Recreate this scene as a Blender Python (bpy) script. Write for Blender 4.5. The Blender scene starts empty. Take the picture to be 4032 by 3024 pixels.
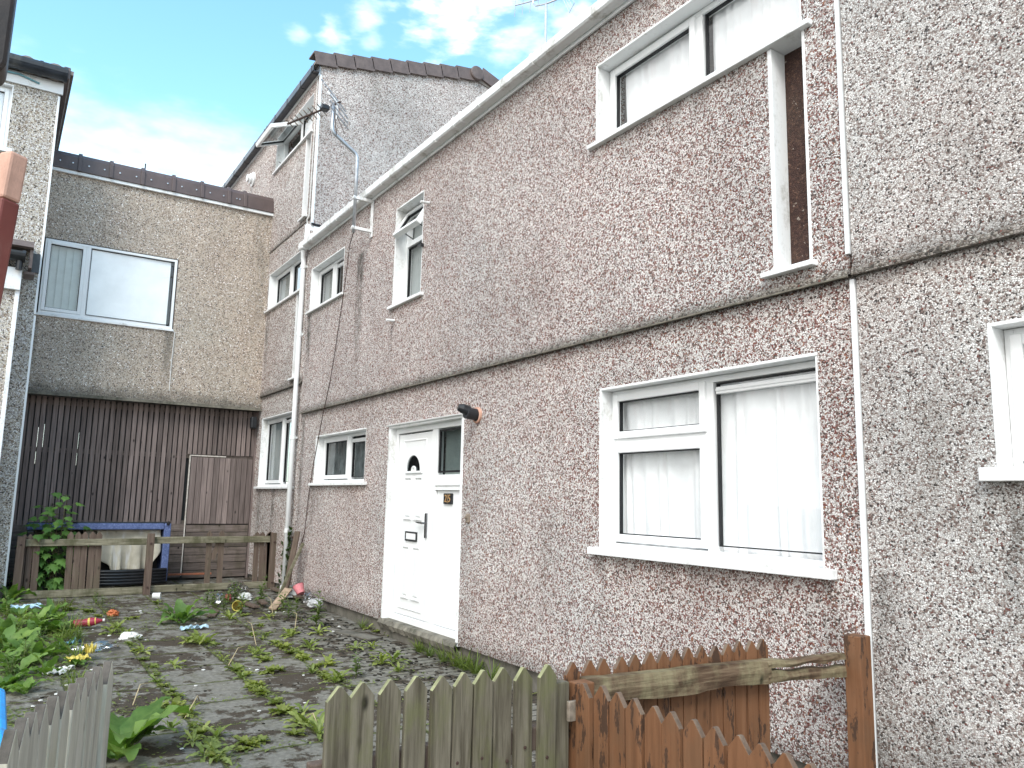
import bpy, bmesh, math, random
from mathutils import Vector, Matrix, noise as mnoise
random.seed(7)
R = math.radians
scene = bpy.context.scene
col = scene.collection

# ------------------------------------------------------------------ camera
EYE = Vector((0, 0, 1.5))
FPX, PW, PH = 3082.62, 4032.0, 3024.0
YAW, PITCH, ROLL = R(57.0586), R(8.4461), R(1.1557)
fwd = Vector((-math.sin(YAW) * math.cos(PITCH), math.cos(YAW) * math.cos(PITCH), math.sin(PITCH)))
r0 = Vector((math.cos(YAW), math.sin(YAW), 0)); u0 = r0.cross(fwd)
rgt = r0 * math.cos(ROLL) + u0 * math.sin(ROLL)
upv = u0 * math.cos(ROLL) - r0 * math.sin(ROLL)
cd = bpy.data.cameras.new('camera'); cam = bpy.data.objects.new('camera', cd); col.objects.link(cam)
cd.sensor_width = 36; cd.lens = FPX / PW * 36; cd.clip_end = 3000; cd.clip_start = 0.05
m = Matrix((rgt, upv, -fwd)).transposed().to_4x4(); m.translation = EYE
cam.matrix_world = m
scene.camera = cam

def ray(px, py):
    return rgt * ((px - PW / 2) / FPX) + upv * ((PH / 2 - py) / FPX) + fwd
def at(px, py, ax, val):
    d = ray(px, py); return EYE + d * ((val - EYE[ax]) / d[ax])
def gz(x, y):
    return 0.018 * max(0.0, -x - 7.0) + 0.012 * max(0.0, y - 2.4)
def G(px, py):
    p = at(px, py, 2, 0.0)
    for _ in range(4): p = at(px, py, 2, gz(p.x, p.y))
    return p

# ------------------------------------------------------------------ light
SUN_EL, SUN_AZ = 46, 134        # azimuth: clockwise from +Y
sd = bpy.data.lights.new('sun', 'SUN'); sd.energy = 1.6; sd.angle = R(25); sd.color = (1, 0.97, 0.92)
so = bpy.data.objects.new('sun', sd); col.objects.link(so)
dv = Vector((math.sin(R(SUN_AZ)) * math.cos(R(SUN_EL)), math.cos(R(SUN_AZ)) * math.cos(R(SUN_EL)), math.sin(R(SUN_EL))))
so.rotation_euler = dv.to_track_quat('Z', 'Y').to_euler(); so.location = (0, -5, 12)

world = bpy.data.worlds.new('World'); scene.world = world; world.use_nodes = True
def build_world():
    nt = world.node_tree; nt.nodes.clear(); N = nt.nodes.new; L = nt.links.new
    out = N('ShaderNodeOutputWorld'); bg = N('ShaderNodeBackground'); bg.inputs[1].default_value = 0.15
    sky = N('ShaderNodeTexSky'); sky.sky_type = 'NISHITA'; sky.sun_disc = False
    sky.sun_elevation = R(SUN_EL); sky.sun_rotation = R(SUN_AZ); sky.air_density = 1.0; sky.dust_density = 0.6; sky.ozone_density = 1.5
    tint = N('ShaderNodeMix'); tint.data_type = 'RGBA'; tint.blend_type = 'MULTIPLY'; tint.inputs[0].default_value = 1
    L(sky.outputs[0], tint.inputs[6]); tint.inputs[7].default_value = (1.45, 1.9, 1.72, 1)
    tc = N('ShaderNodeTexCoord'); mp = N('ShaderNodeMapping'); mp.inputs[3].default_value = (1.0, 1.0, 2.6)
    L(tc.outputs['Generated'], mp.inputs[0])
    nz = N('ShaderNodeTexNoise'); nz.inputs['Scale'].default_value = 3.2; nz.inputs['Detail'].default_value = 7; nz.inputs['Roughness'].default_value = 0.55
    L(mp.outputs[0], nz.inputs['Vector'])
    nz2 = N('ShaderNodeTexNoise'); nz2.inputs['Scale'].default_value = 22; nz2.inputs['Detail'].default_value = 6
    L(mp.outputs[0], nz2.inputs['Vector'])
    def math_(op, a, b=None, c=None, clamp=False):
        n = N('ShaderNodeMath'); n.operation = op; n.use_clamp = clamp
        for i, v in enumerate((a, b, c)):
            if v is None: continue
            if isinstance(v, (int, float)): n.inputs[i].default_value = v
            else: L(v, n.inputs[i])
        return n.outputs[0]
    sep = N('ShaderNodeSeparateXYZ'); L(tc.outputs['Generated'], sep.inputs[0])
    # cover grows towards the sky over the street (-Y), thin over the roofs
    base = math_('MULTIPLY_ADD', sep.outputs[1], -0.95, nz.outputs['Fac'])
    low = math_('MULTIPLY_ADD', math_('MAXIMUM', sep.outputs[2], 0.0), -0.95, base)
    cov = N('ShaderNodeMapRange'); cov.interpolation_type = 'SMOOTHSTEP'
    L(low, cov.inputs[0]); cov.inputs[1].default_value = 0.13; cov.inputs[2].default_value = 0.5
    total = cov.outputs[0]
    hz = N('ShaderNodeMapRange'); hz.interpolation_type = 'SMOOTHSTEP'      # thin high cloud low in the sky
    L(math_('MULTIPLY_ADD', nz2.outputs['Fac'], .12, math_('MULTIPLY_ADD', nz.outputs['Fac'], .3, sep.outputs[2])), hz.inputs[0])
    hz.inputs[1].default_value = .68; hz.inputs[2].default_value = .46; hz.inputs[3].default_value = 0.0; hz.inputs[4].default_value = .66
    total = math_('MAXIMUM', total, hz.outputs[0])
    # separate puffs
    for (px, py, rad, amp) in ((1740, 20, .055, .85), (1930, 10, .05, .9), (1440, 60, .024, .45), (1295, 130, .02, .55), (1185, 125, .016, .3), (1465, 152, .014, .3), (2080, 120, .07, .4), (1835, 25, .045, .8), (2250, 60, .06, .5)):
        d = ray(px, py).normalized()
        dp = N('ShaderNodeVectorMath'); dp.operation = 'DOT_PRODUCT'; L(tc.outputs['Generated'], dp.inputs[0]); dp.inputs[1].default_value = d
        ang = math_('ARCCOSINE', math_('MINIMUM', dp.outputs['Value'], 1.0))
        w = math_('MULTIPLY_ADD', nz2.outputs['Fac'], rad * 3.2, math_('MULTIPLY_ADD', ang, 1.0, -rad * 1.6))
        mr = N('ShaderNodeMapRange'); mr.interpolation_type = 'SMOOTHSTEP'; L(w, mr.inputs[0])
        mr.inputs[1].default_value = rad * 1.15; mr.inputs[2].default_value = -rad * .35; mr.inputs[3].default_value = 0; mr.inputs[4].default_value = amp
        total = math_('MAXIMUM', total, mr.outputs[0])
    total = math_('MULTIPLY', total, 0.96, clamp=True)
    mx = N('ShaderNodeMix'); mx.data_type = 'RGBA'; L(total, mx.inputs[0]); L(tint.outputs[2], mx.inputs[6])
    mx.inputs[7].default_value = (8.9, 8.75, 8.6, 1)
    L(mx.outputs[2], bg.inputs[0]); L(bg.outputs[0], out.inputs[0])
build_world()
scene.view_settings.view_transform = 'Standard'; scene.view_settings.look = 'None'
scene.view_settings.exposure = 0.78; scene.view_settings.gamma = 1

# ------------------------------------------------------------------ node helpers / materials
class NT:
    def __init__(s, name):
        s.m = bpy.data.materials.new(name); s.m.use_nodes = True
        s.t = s.m.node_tree; s.t.nodes.clear()
        s.out = s.t.nodes.new('ShaderNodeOutputMaterial')
        s.geo = s.t.nodes.new('ShaderNodeNewGeometry'); s.pos = s.geo.outputs['Position']; s.rnd = s.geo.outputs['Random Per Island']
    def n(s, k): return s.t.nodes.new('ShaderNode' + k)
    def l(s, a, b): s.t.links.new(a, b)
    def put(s, inp, v):
        if hasattr(v, 'is_output'): s.l(v, inp)
        else: inp.default_value = v
    def math(s, op, a, b=0.0, c=0.0, clamp=False):
        n = s.n('Math'); n.operation = op; n.use_clamp = clamp
        for i, v in enumerate((a, b, c)): s.put(n.inputs[i], v)
        return n.outputs[0]
    def noise(s, scale, detail=3, rough=.5, vec=None, stretch=None, dist=0):
        n = s.n('TexNoise'); n.inputs['Scale'].default_value = scale; n.inputs['Detail'].default_value = detail
        n.inputs['Roughness'].default_value = rough; n.inputs['Distortion'].default_value = dist
        v = vec or s.pos
        if stretch: v = s.vmul(v, stretch)
        s.l(v, n.inputs['Vector']); return n
    def vmul(s, v, k):
        n = s.n('VectorMath'); n.operation = 'MULTIPLY'; s.l(v, n.inputs[0]); n.inputs[1].default_value = k; return n.outputs[0]
    def vadd(s, v, w):
        n = s.n('VectorMath'); n.operation = 'ADD'; s.l(v, n.inputs[0]); s.put(n.inputs[1], w); return n.outputs[0]
    def ramp(s, fac, stops, interp='LINEAR'):
        n = s.n('ValToRGB'); n.color_ramp.interpolation = interp; e = n.color_ramp.elements
        while len(e) < len(stops): e.new(.5)
        for i, (p, c) in enumerate(stops):
            e[i].position = p; e[i].color = (c[0], c[1], c[2], 1) if isinstance(c, (tuple, list)) else (c, c, c, 1)
        s.put(n.inputs[0], fac); return n.outputs[0]
    def mix(s, f, a, b, mode='MIX'):
        n = s.n('Mix'); n.data_type = 'RGBA'; n.blend_type = mode
        s.put(n.inputs[0], f)
        for i, v in ((6, a), (7, b)):
            if hasattr(v, 'is_output'): s.l(v, n.inputs[i])
            else: n.inputs[i].default_value = (v[0], v[1], v[2], 1)
        return n.outputs[2]
    def rng(s, v, a, b, c=0.0, d=1.0, smooth=True):
        n = s.n('MapRange'); n.interpolation_type = 'SMOOTHSTEP' if smooth else 'LINEAR'
        s.put(n.inputs[0], v)
        for i, x in enumerate((a, b, c, d)): n.inputs[i + 1].default_value = x
        return n.outputs[0]
    def xyz(s, v=None):
        n = s.n('SeparateXYZ'); s.l(v or s.pos, n.inputs[0]); return n.outputs
    def bump(s, h, strength=.5, dist=.01, normal=None):
        n = s.n('Bump'); n.inputs['Strength'].default_value = strength; n.inputs['Distance'].default_value = dist
        s.put(n.inputs['Height'], h)
        if normal: s.l(normal, n.inputs['Normal'])
        return n.outputs[0]
    def principled(s, colr, rough=.6, normal=None, spec=.4, metal=0):
        b = s.n('BsdfPrincipled')
        if hasattr(colr, 'is_output'): s.l(colr, b.inputs['Base Color'])
        else: b.inputs['Base Color'].default_value = (colr[0], colr[1], colr[2], 1)
        s.put(b.inputs['Roughness'], rough); b.inputs['Specular IOR Level'].default_value = spec; b.inputs['Metallic'].default_value = metal
        if normal: s.l(normal, b.inputs['Normal'])
        s.l(b.outputs[0], s.out.inputs[0]); return b

def simple(name, c, rough=.5, var=.12, scale=9, bump=.0, spec=.4, metal=0, dirt=None, dirtamt=.3):
    t = NT(name); n = t.noise(scale, 5, .6)
    lo = tuple(x * (1 - var) for x in c); hi = tuple(min(1, x * (1 + var)) for x in c)
    k = t.ramp(n.outputs['Fac'], [(.3, lo), (.7, hi)])
    if dirt:
        d = t.noise(scale * .6, 7, .7, stretch=(1, 1, .35))
        k = t.mix(t.math('MULTIPLY', t.rng(d.outputs['Fac'], .5, .72), dirtamt), k, dirt)
    nb = t.noise(scale * 14, 3)
    t.principled(k, rough, t.bump(nb.outputs['Fac'], bump, .004) if bump else None, spec, metal)
    return t.m

def pebble(name, stops, mortar, scale=72, zone=None, stains=(), moss_z=(), mosscol=(.035, .032, .022), grime=.35, tone=1.0, lowdirt=True):
    """pebble-dash: individual stones of several colours pressed in a mortar bed, with weather stains"""
    t = NT(name)
    w = t.noise(60, 3, .6); wv = t.n('VectorMath'); wv.operation = 'MULTIPLY_ADD'
    t.l(w.outputs['Color'], wv.inputs[0]); wv.inputs[1].default_value = (.02, .02, .012); t.l(t.pos, wv.inputs[2])
    vec = wv.outputs[0]
    v = t.n('TexVoronoi'); v.inputs['Scale'].default_value = scale; t.l(vec, v.inputs['Vector'])
    ve = t.n('TexVoronoi'); ve.feature = 'DISTANCE_TO_EDGE'; ve.inputs['Scale'].default_value = scale; t.l(vec, ve.inputs['Vector'])
    v2 = t.n('TexVoronoi'); v2.inputs['Scale'].default_value = scale * .45; t.l(vec, v2.inputs['Vector'])
    sc = t.n('SeparateColor'); t.l(v.outputs['Color'], sc.inputs[0])
    sc2 = t.n('SeparateColor'); t.l(v2.outputs['Color'], sc2.inputs[0])
    f = t.math('ADD', t.math('MULTIPLY', sc.outputs[0], .8), t.math('MULTIPLY', sc2.outputs[0], .2))
    c = t.ramp(f, stops, 'CONSTANT')
    big = t.noise(.9, 4, .6)
    c = t.mix(1.0, c, t.ramp(big.outputs['Fac'], [(.3, .84), (.7, 1.12)]), 'MULTIPLY')
    bed = t.rng(t.math('MULTIPLY_ADD', t.math('SUBTRACT', w.outputs['Fac'], .5), .16, ve.outputs['Distance']), .01, .085, 1, 0)
    c = t.mix(bed, c, mortar)
    mid = t.noise(7, 4, .65); tn = t.noise(.55, 3, .5, dist=.6)
    c = t.mix(1.0, c, t.ramp(mid.outputs['Fac'], [(.3, .93), (.7, 1.05)]), 'MULTIPLY')
    c = t.mix(1.0, c, t.ramp(tn.outputs['Fac'], [(.35, (1.02, .98, .965)), (.65, (.985, 1.0, 1.0))]), 'MULTIPLY')
    if tone != 1.0: c = t.mix(1.0, c, (tone, tone, tone), 'MULTIPLY')
    x, y, z = t.xyz()
    gr = t.noise(2.6, 6, .65, stretch=(1, 1, .45))
    c = t.mix(t.math('MULTIPLY', t.rng(gr.outputs['Fac'], .5, .75), grime), c, (.1, .085, .06))
    sn = t.noise(11, 5, .65, stretch=(1, 1, .3))
    tot = None
    for (axis, a, b, ztop, zlen, amt) in stains:      # run-off streaks below sills and pipes
        u = x if axis == 'x' else y
        wob = t.math('MULTIPLY_ADD', sn.outputs['Fac'], (b - a) * .7, u)
        mid = (a + b) / 2 + (b - a) * .35
        du = t.math('ABSOLUTE', t.math('SUBTRACT', wob, mid))
        mu = t.rng(du, (b - a) * .55, (b - a) * .1, 0, 1)
        mz = t.math('MULTIPLY', t.rng(z, ztop + .03, ztop - .03), t.rng(z, ztop - zlen, ztop - zlen * .2, 0, 1))
        k = t.math('MULTIPLY', t.math('MULTIPLY', mu, mz), t.math('MULTIPLY', t.rng(sn.outputs['Fac'], .3, .62), amt))
        tot = k if tot is None else t.math('MAXIMUM', tot, k)
    mn = t.noise(6, 6, .7)
    for (za, h, amt) in moss_z:                       # mossy dirt resting on ledges
        k = t.math('MULTIPLY', t.rng(t.math('MULTIPLY_ADD', mn.outputs['Fac'], -h * 1.6, z), za + h * .35, za - h * .75), amt)
        k = t.math('MULTIPLY', k, t.rng(z, za - .02, za, 0, 1))
        tot = k if tot is None else t.math('MAXIMUM', tot, k)
    if tot is not None: c = t.mix(tot, c, mosscol)
    ht = t.math('MULTIPLY', t.rng(ve.outputs['Distance'], 0, .32), t.math('MULTIPLY_ADD', sc.outputs[1], .7, .5))
    t.principled(c, .7, t.bump(ht, .75, .007), .3)
    return t.m

W1, W2, W3 = (.88, .86, .84), (.66, .62, .59), (.38, .34, .315)
BR, DK, RD, OR = (.16, .12, .1), (.055, .047, .045), (.2, .06, .045), (.33, .14, .07)
MAT = {}
sill_st = [('x', -8.25, -8.1, 3.66, .9, .35), ('x', -4.52, -4.35, 1.12, .7, .35), ('x', -9.35, -9.05, 4.6, 1.9, .85), ('x', -11.22, -11.0, 4.15, 1.3, .9),
           ('x', -10.75, -10.5, 1.66, .9, .45), ('x', -11.27, -11.1, 2.6, 2.4, .6), ('x', -4.5, -2.6, 4.21, .3, .35), ('x', -4.5, -2.6, 1.13, .3, .35), ('x', -2.75, -2.45, 1.1, .9, .4)]
MAT['dash'] = pebble('pebbledash_pink', [(0, W1), (.3, W2), (.42, RD), (.53, (.42, .3, .28)), (.6, BR), (.68, W1), (.79, OR), (.82, DK), (.9, (.3, .17, .15)), (.95, W1)], (.22, .155, .14), 104, stains=sill_st, moss_z=[(2.7, .1, .5), (.18, .14, .4)], grime=.15)
MAT['dash_grey'] = pebble('pebbledash_grey', [(0, W1), (.28, W2), (.46, (.42, .35, .32)), (.56, (.22, .16, .14)), (.65, W1), (.8, DK), (.87, (.2, .075, .06)), (.91, W1)], (.16, .135, .122), 108, moss_z=[(2.7, .12, .5), (.18, .4, .5)], stains=[('x', -1.85, -1.2, 1.62, .9, .5), ('x', -2.36, -2.15, 1.2, 1.2, .4)], grime=.3)
nst = [('x', -13.45, -13.2, 4.6, 1.4, .75), ('x', -13.45, -13.1, 1.62, 1.3, .55), ('x', -12.6, -12.35, 1.62, 1.3, .7), ('x', -11.6, -11.3, 7.1, 2.2, .35)]
MAT['dash_far'] = pebble('pebbledash_rose', [(0, W1), (.26, W2), (.4, RD), (.48, W3), (.6, BR), (.7, W2), (.82, (.3, .17, .14)), (.9, DK)], (.24, .19, .165), 72, stains=nst, moss_z=[(3.16, .12, .7), (5.71, .1, .6)], grime=.22, tone=1.05)
MAT['dash_gable'] = pebble('pebbledash_gable', [(0, W1), (.25, W2), (.45, (.42, .34, .31)), (.58, (.2, .14, .12)), (.66, W2), (.82, DK), (.87, RD), (.91, W1)], (.28, .235, .215), 74, grime=.3)
MAT['dash_tan'] = pebble('pebbledash_tan', [(0, W2), (.16, (.56, .47, .38)), (.36, (.42, .36, .3)), (.52, (.22, .16, .125)), (.66, (.52, .44, .36)), (.82, DK), (.89, W1)], (.3, .255, .215), 72, moss_z=[(2.93, .25, .7)], mosscol=(.09, .085, .07), stains=[('y', 2.0, 2.2, 4.1, 1.2, .6), ('y', 3.3, 3.65, 6.4, 3.2, .4), ('y', .22, .3, 4.1, 1.2, .4)], grime=.06, tone=1.22)
MAT['dash_cream'] = pebble('pebbledash_cream', [(0, W1), (.26, (.66, .6, .5)), (.48, W3), (.6, (.27, .2, .14)), (.7, W2), (.82, DK), (.9, W1)], (.28, .24, .19), 64, grime=.2)
MAT['dash_brown'] = pebble('brown_roughcast', [(0, (.09, .045, .035)), (.4, (.06, .03, .025)), (.7, (.13, .07, .05)), (.94, (.4, .33, .28))], (.05, .028, .022), 80, grime=.2)

def upvc(name, dirt):
    t = NT(name); n = t.noise(5, 6, .65, stretch=(1, 1, .5)); n2 = t.noise(40, 4, .6)
    k = t.ramp(n.outputs['Fac'], [(.3, (.8, .81, .81)), (.7, (.86, .865, .865))])
    f = t.math('MULTIPLY', t.rng(t.math('MULTIPLY_ADD', n2.outputs['Fac'], .35, n.outputs['Fac']), .66, .92), dirt)
    k = t.mix(f, k, (.33, .31, .26))
    t.principled(k, .28 if dirt < .3 else .5, None, .45); return t.m
MAT['upvc'] = upvc('white_upvc', .12)
MAT['paint'] = upvc('weathered_white_paint', .6)
MAT['gutter'] = upvc('stained_white_gutter', .75)
MAT['gasket'] = simple('black_rubber', (.012, .012, .014), .6)
MAT['black'] = simple('black_plastic', (.02, .021, .024), .35, .3, 12, .1)
MAT['blackgut'] = simple('black_gutter', (.03, .035, .045), .3, .3, 6, dirt=(.2, .2, .18), dirtamt=.3)
MAT['tile'] = simple('brown_roof_tile', (.135, .102, .094), .55, .25, 8, .3, dirt=(.25, .2, .17), dirtamt=.25)
MAT['grey_tile'] = simple('grey_roof_tile', (.2, .17, .15), .7, .3, 10, .4)
MAT['coping'] = simple('brown_coping', (.105, .075, .07), .45, .15, 5, .05, dirt=(.2, .16, .14), dirtamt=.25)
MAT['concrete'] = simple('damp_concrete', (.13, .12, .1), .85, .35, 7, .5, dirt=(.03, .032, .02), dirtamt=.8)
MAT['mossy_ledge'] = simple('mossy_concrete', (.17, .155, .125), .9, .5, 12, .8, dirt=(.03, .033, .018), dirtamt=.85)
MAT['galv'] = simple('galvanised_steel', (.5, .52, .55), .38, .2, 20, .05, metal=.7, dirt=(.3, .28, .25))
MAT['rusty'] = simple('rusty_steel', (.3, .25, .2), .6, .5, 25, .2, metal=.3, dirt=(.2, .08, .03), dirtamt=.6)
MAT['chrome'] = simple('dull_chrome', (.18, .18, .19), .25, .2, 10, metal=.9)
MAT['brass'] = simple('brass', (.6, .36, .16), .4, .1, 10, metal=.3)
MAT['cable'] = simple('brown_cable', (.06, .035, .028), .6)
MAT['white_cable'] = simple('white_cable', (.75, .75, .73), .5)
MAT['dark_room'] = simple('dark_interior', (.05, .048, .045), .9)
MAT['porch_dark'] = simple('dark_brown_beam', (.03, .02, .016), .5, .3, 8, .2)
MAT['bare'] = simple('light_gap_pale', (.6, .54, .48), .8, .25, 20, .2, dirt=(.2, .15, .1), dirtamt=.6)  # bright light through the gate gaps, put into a pale colour
MAT['tanwood'] = simple('sawn_tan_wood', (.36, .26, .18), .8, .3, 18, .4, dirt=(.15, .11, .07), dirtamt=.6)
MAT['redpost'] = simple('red_painted_wood', (.2, .05, .04), .5, .25, 5, .2, dirt=(.36, .25, .2), dirtamt=.5)
MAT['palewood'] = simple('sawn_pale_wood', (.62, .36, .27), .7, .15, 18, .2, dirt=(.35, .2, .15), dirtamt=.4)

def wood(name, stops, grain=(1, 1, .06), scale=38, rough=.75, moss=None, mossamt=.5, flake=None, flakeamt=.6, var=.35, bump=.5):
    t = NT(name)
    off = t.n('CombineXYZ'); t.l(t.math('MULTIPLY', t.rnd, 9.3), off.inputs[0]); t.l(t.math('MULTIPLY', t.rnd, 5.1), off.inputs[2])
    v = t.vadd(t.pos, off.outputs[0])
    g = t.noise(scale, 6, .62, vec=v, stretch=grain, dist=.3)
    k = t.ramp(g.outputs['Fac'], stops)
    k = t.mix(1.0, k, t.ramp(t.rnd, [(0, 1 - var), (1, 1 + var)]), 'MULTIPLY')
    kn = t.n('TexVoronoi'); kn.inputs['Scale'].default_value = 7; t.l(t.vmul(v, (1, 1, .5)), kn.inputs['Vector'])
    k = t.mix(t.rng(kn.outputs['Distance'], .13, .04), k, tuple(x * .35 for x in stops[0][1]))
    if moss:
        mn = t.noise(5, 6, .7, vec=v, stretch=(1, 1, .5))
        k = t.mix(t.math('MULTIPLY', t.rng(mn.outputs['Fac'], .42, .68), mossamt), k, moss)
    h = g.outputs['Fac']
    if flake:
        fn = t.noise(16, 7, .72, vec=v, stretch=(1, 1, .28))
        fm = t.rng(fn.outputs['Fac'], .555, .575)
        k = t.mix(t.math('MULTIPLY', fm, flakeamt), k, flake)
        h = t.math('SUBTRACT', t.math('MULTIPLY', h, .4), t.math('MULTIPLY', fm, .5))
    t.principled(k, rough, t.bump(h, bump, .005), .25)
    return t.m
MAT['deck'] = wood('dark_stained_board', [(.25, (.095, .073, .066)), (.5, (.18, .14, .127)), (.75, (.26, .205, .187))], var=.3)
MAT['deck_h'] = wood('dark_stained_board_level', [(.25, (.06, .048, .042)), (.5, (.125, .097, .085)), (.75, (.185, .15, .13))], grain=(1, .06, 1), moss=(.05, .045, .02), mossamt=.5, var=.3)
MAT['green_wood'] = wood('weathered_picket_wood', [(.25, (.045, .038, .026)), (.42, (.105, .09, .064)), (.6, (.19, .168, .125)), (.8, (.27, .24, .185))], scale=44, moss=(.13, .135, .055), mossamt=.75, var=.25)
MAT['grey_wood'] = wood('silvered_picket_wood', [(.28, (.2, .18, .14)), (.4, (.46, .43, .36)), (.55, (.62, .59, .5)), (.8, (.75, .71, .62))], scale=30, moss=(.5, .47, .32), mossamt=.4, var=.22)
MAT['orange_wood'] = wood('flaking_orange_brown_paint', [(.25, (.13, .06, .03)), (.5, (.195, .09, .044)), (.75, (.25, .125, .066))], flake=(.06, .035, .024), flakeamt=.9, moss=(.12, .075, .045), mossamt=.4, var=.14, rough=.55, bump=.35)
MAT['brown_wood'] = wood('faded_brown_fence', [(.25, (.08, .052, .04)), (.5, (.135, .095, .075)), (.75, (.2, .15, .12))], moss=(.11, .1, .06), mossamt=.4, var=.25)
MAT['worn_tip'] = simple('weathered_end_grain', (.13, .09, .065), .85, .35, 25, .4, dirt=(.3, .24, .17), dirtamt=.4)
MAT['moss_tip_lit'] = simple('mossy_end_grain_lit', (.3, .3, .16), .9, .4, 20, .4, dirt=(.12, .11, .06), dirtamt=.6)  # mossy tips, with the yellowish light on them put into the colour
MAT['dark_tip'] = simple('dark_end_grain', (.12, .105, .09), .9, .35, 25, .4)
MAT['rail_wood'] = wood('lichen_rail', [(.25, (.08, .07, .045)), (.5, (.2, .18, .125)), (.75, (.36, .33, .24))], grain=(1, .08, 1), moss=(.06, .06, .025), mossamt=.75, var=.1)
MAT['old_rail'] = wood('split_old_rail', [(.28, (.03, .018, .011)), (.45, (.09, .055, .034)), (.62, (.16, .11, .07)), (.82, (.3, .26, .18))], grain=(1, .07, 1), scale=55, moss=(.4, .38, .22), mossamt=.4, var=.1, bump=1.0)

def glass(name, tint=(.97, .985, .99), refl=1.0):
    t = NT(name)
    tr = t.n('BsdfTransparent'); tr.inputs[0].default_value = (*tint, 1)
    gl = t.n('BsdfGlossy'); gl.inputs['Roughness'].default_value = .02
    wob = t.noise(1.7, 2); b = t.bump(wob.outputs['Fac'], .12, .02); t.l(b, gl.inputs['Normal'])
    dt = t.n('VectorMath'); dt.operation = 'DOT_PRODUCT'; t.l(t.geo.outputs['Incoming'], dt.inputs[0]); t.l(t.geo.outputs['Normal'], dt.inputs[1])
    c1 = t.math('SUBTRACT', 1.0, t.math('ABSOLUTE', dt.outputs['Value']))
    fr = t.math('MULTIPLY_ADD', t.math('POWER', c1, 5.0), .9, .085)
    mx = t.n('MixShader'); t.l(t.math('MULTIPLY', fr, refl, clamp=True), mx.inputs[0]); t.l(tr.outputs[0], mx.inputs[1]); t.l(gl.outputs[0], mx.inputs[2])
    t.l(mx.outputs[0], t.out.inputs[0]); return t.m
MAT['glass'] = glass('window_glass'); MAT['dark_glass'] = glass('tinted_glass', (.5, .54, .55))

def cloth(name, c, scale=3, var=.08, transl=.3, tint=None):
    t = NT(name); n = t.noise(scale, 4, .6); n2 = t.noise(4, 3, stretch=(3, 3, .6))
    k = t.ramp(n.outputs['Fac'], [(.3, tuple(x * (1 - var) for x in c)), (.7, tuple(min(1, x * (1 + var)) for x in c))])
    if tint: k = t.mix(t.rng(n2.outputs['Fac'], .52, .7), k, tint)
    d = t.n('BsdfDiffuse'); t.l(k, d.inputs[0]); tl = t.n('BsdfTranslucent'); t.l(k, tl.inputs[0])
    wv = t.noise(500, 2); t.l(t.bump(wv.outputs['Fac'], .2, .002), d.inputs['Normal'])
    mx = t.n('MixShader'); mx.inputs[0].default_value = transl; t.l(d.outputs[0], mx.inputs[1]); t.l(tl.outputs[0], mx.inputs[2]); t.l(mx.outputs[0], t.out.inputs[0]); return t.m
MAT['curtain'] = cloth('white_curtain', (.93, .93, .93), transl=.04, tint=(.88, .86, .86))
MAT['net'] = cloth('grey_net', (.42, .45, .44)); MAT['blind'] = cloth('vertical_blind', (.62, .67, .63), 8); MAT['whiteblind'] = cloth('white_blind', (.95, .95, .95), transl=.02)
MAT['beige'] = cloth('beige_lining', (.46, .42, .34), 4, .2, .05, (.55, .53, .5)); MAT['bluecloth'] = None
MAT['plasticsheet'] = simple('crinkled_plastic', (.3, .32, .32), .18, .4, 6, spec=.8)

def leafmat(name, a, b, tr=.35):
    t = NT(name); n = t.noise(14, 4, .6); oi = t.n('ObjectInfo')
    f = t.math('ADD', t.math('MULTIPLY', n.outputs['Fac'], .6), t.math('MULTIPLY', t.rnd, .55))
    k = t.ramp(f, [(.2, a), (.8, b)])
    k = t.mix(1.0, k, t.ramp(oi.outputs['Random'], [(0, (.85, .88, .9)), (1, (1.2, 1.12, .95))]), 'MULTIPLY')
    p = t.n('BsdfPrincipled'); t.l(k, p.inputs['Base Color']); p.inputs['Roughness'].default_value = .5; p.inputs['Specular IOR Level'].default_value = .3
    t.l(t.bump(t.noise(90, 3).outputs['Fac'], .4, .003), p.inputs['Normal'])
    tl = t.n('BsdfTranslucent'); t.l(t.mix(1.0, k, (1.3, 1.5, .6), 'MULTIPLY'), tl.inputs[0])
    mx = t.n('MixShader'); mx.inputs[0].default_value = tr; t.l(p.outputs[0], mx.inputs[1]); t.l(tl.outputs[0], mx.inputs[2]); t.l(mx.outputs[0], t.out.inputs[0]); return t.m
MAT['dandelion'] = leafmat('dandelion_leaf', (.13, .18, .045), (.32, .37, .13))
MAT['dock'] = leafmat('dock_leaf', (.06, .13, .028), (.19, .3, .08))
MAT['grass'] = leafmat('grass_blade', (.06, .11, .02), (.2, .25, .06))
MAT['herb'] = leafmat('herb_leaf', (.06, .12, .03), (.17, .24, .07))
MAT['sycamore'] = leafmat('sycamore_leaf', (.045, .12, .028), (.13, .25, .06))
MAT['cover'] = leafmat('ground_cover_leaf', (.1, .13, .03), (.26, .3, .09))
MAT['stem'] = simple('green_stem', (.14, .17, .06), .6); MAT['drystem'] = simple('dry_stem', (.42, .34, .2), .8); MAT['bark'] = simple('twig_bark', (.1, .09, .05), .8)
MAT['ivy'] = leafmat('ivy_leaf', (.015, .03, .01), (.05, .08, .02))

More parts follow.
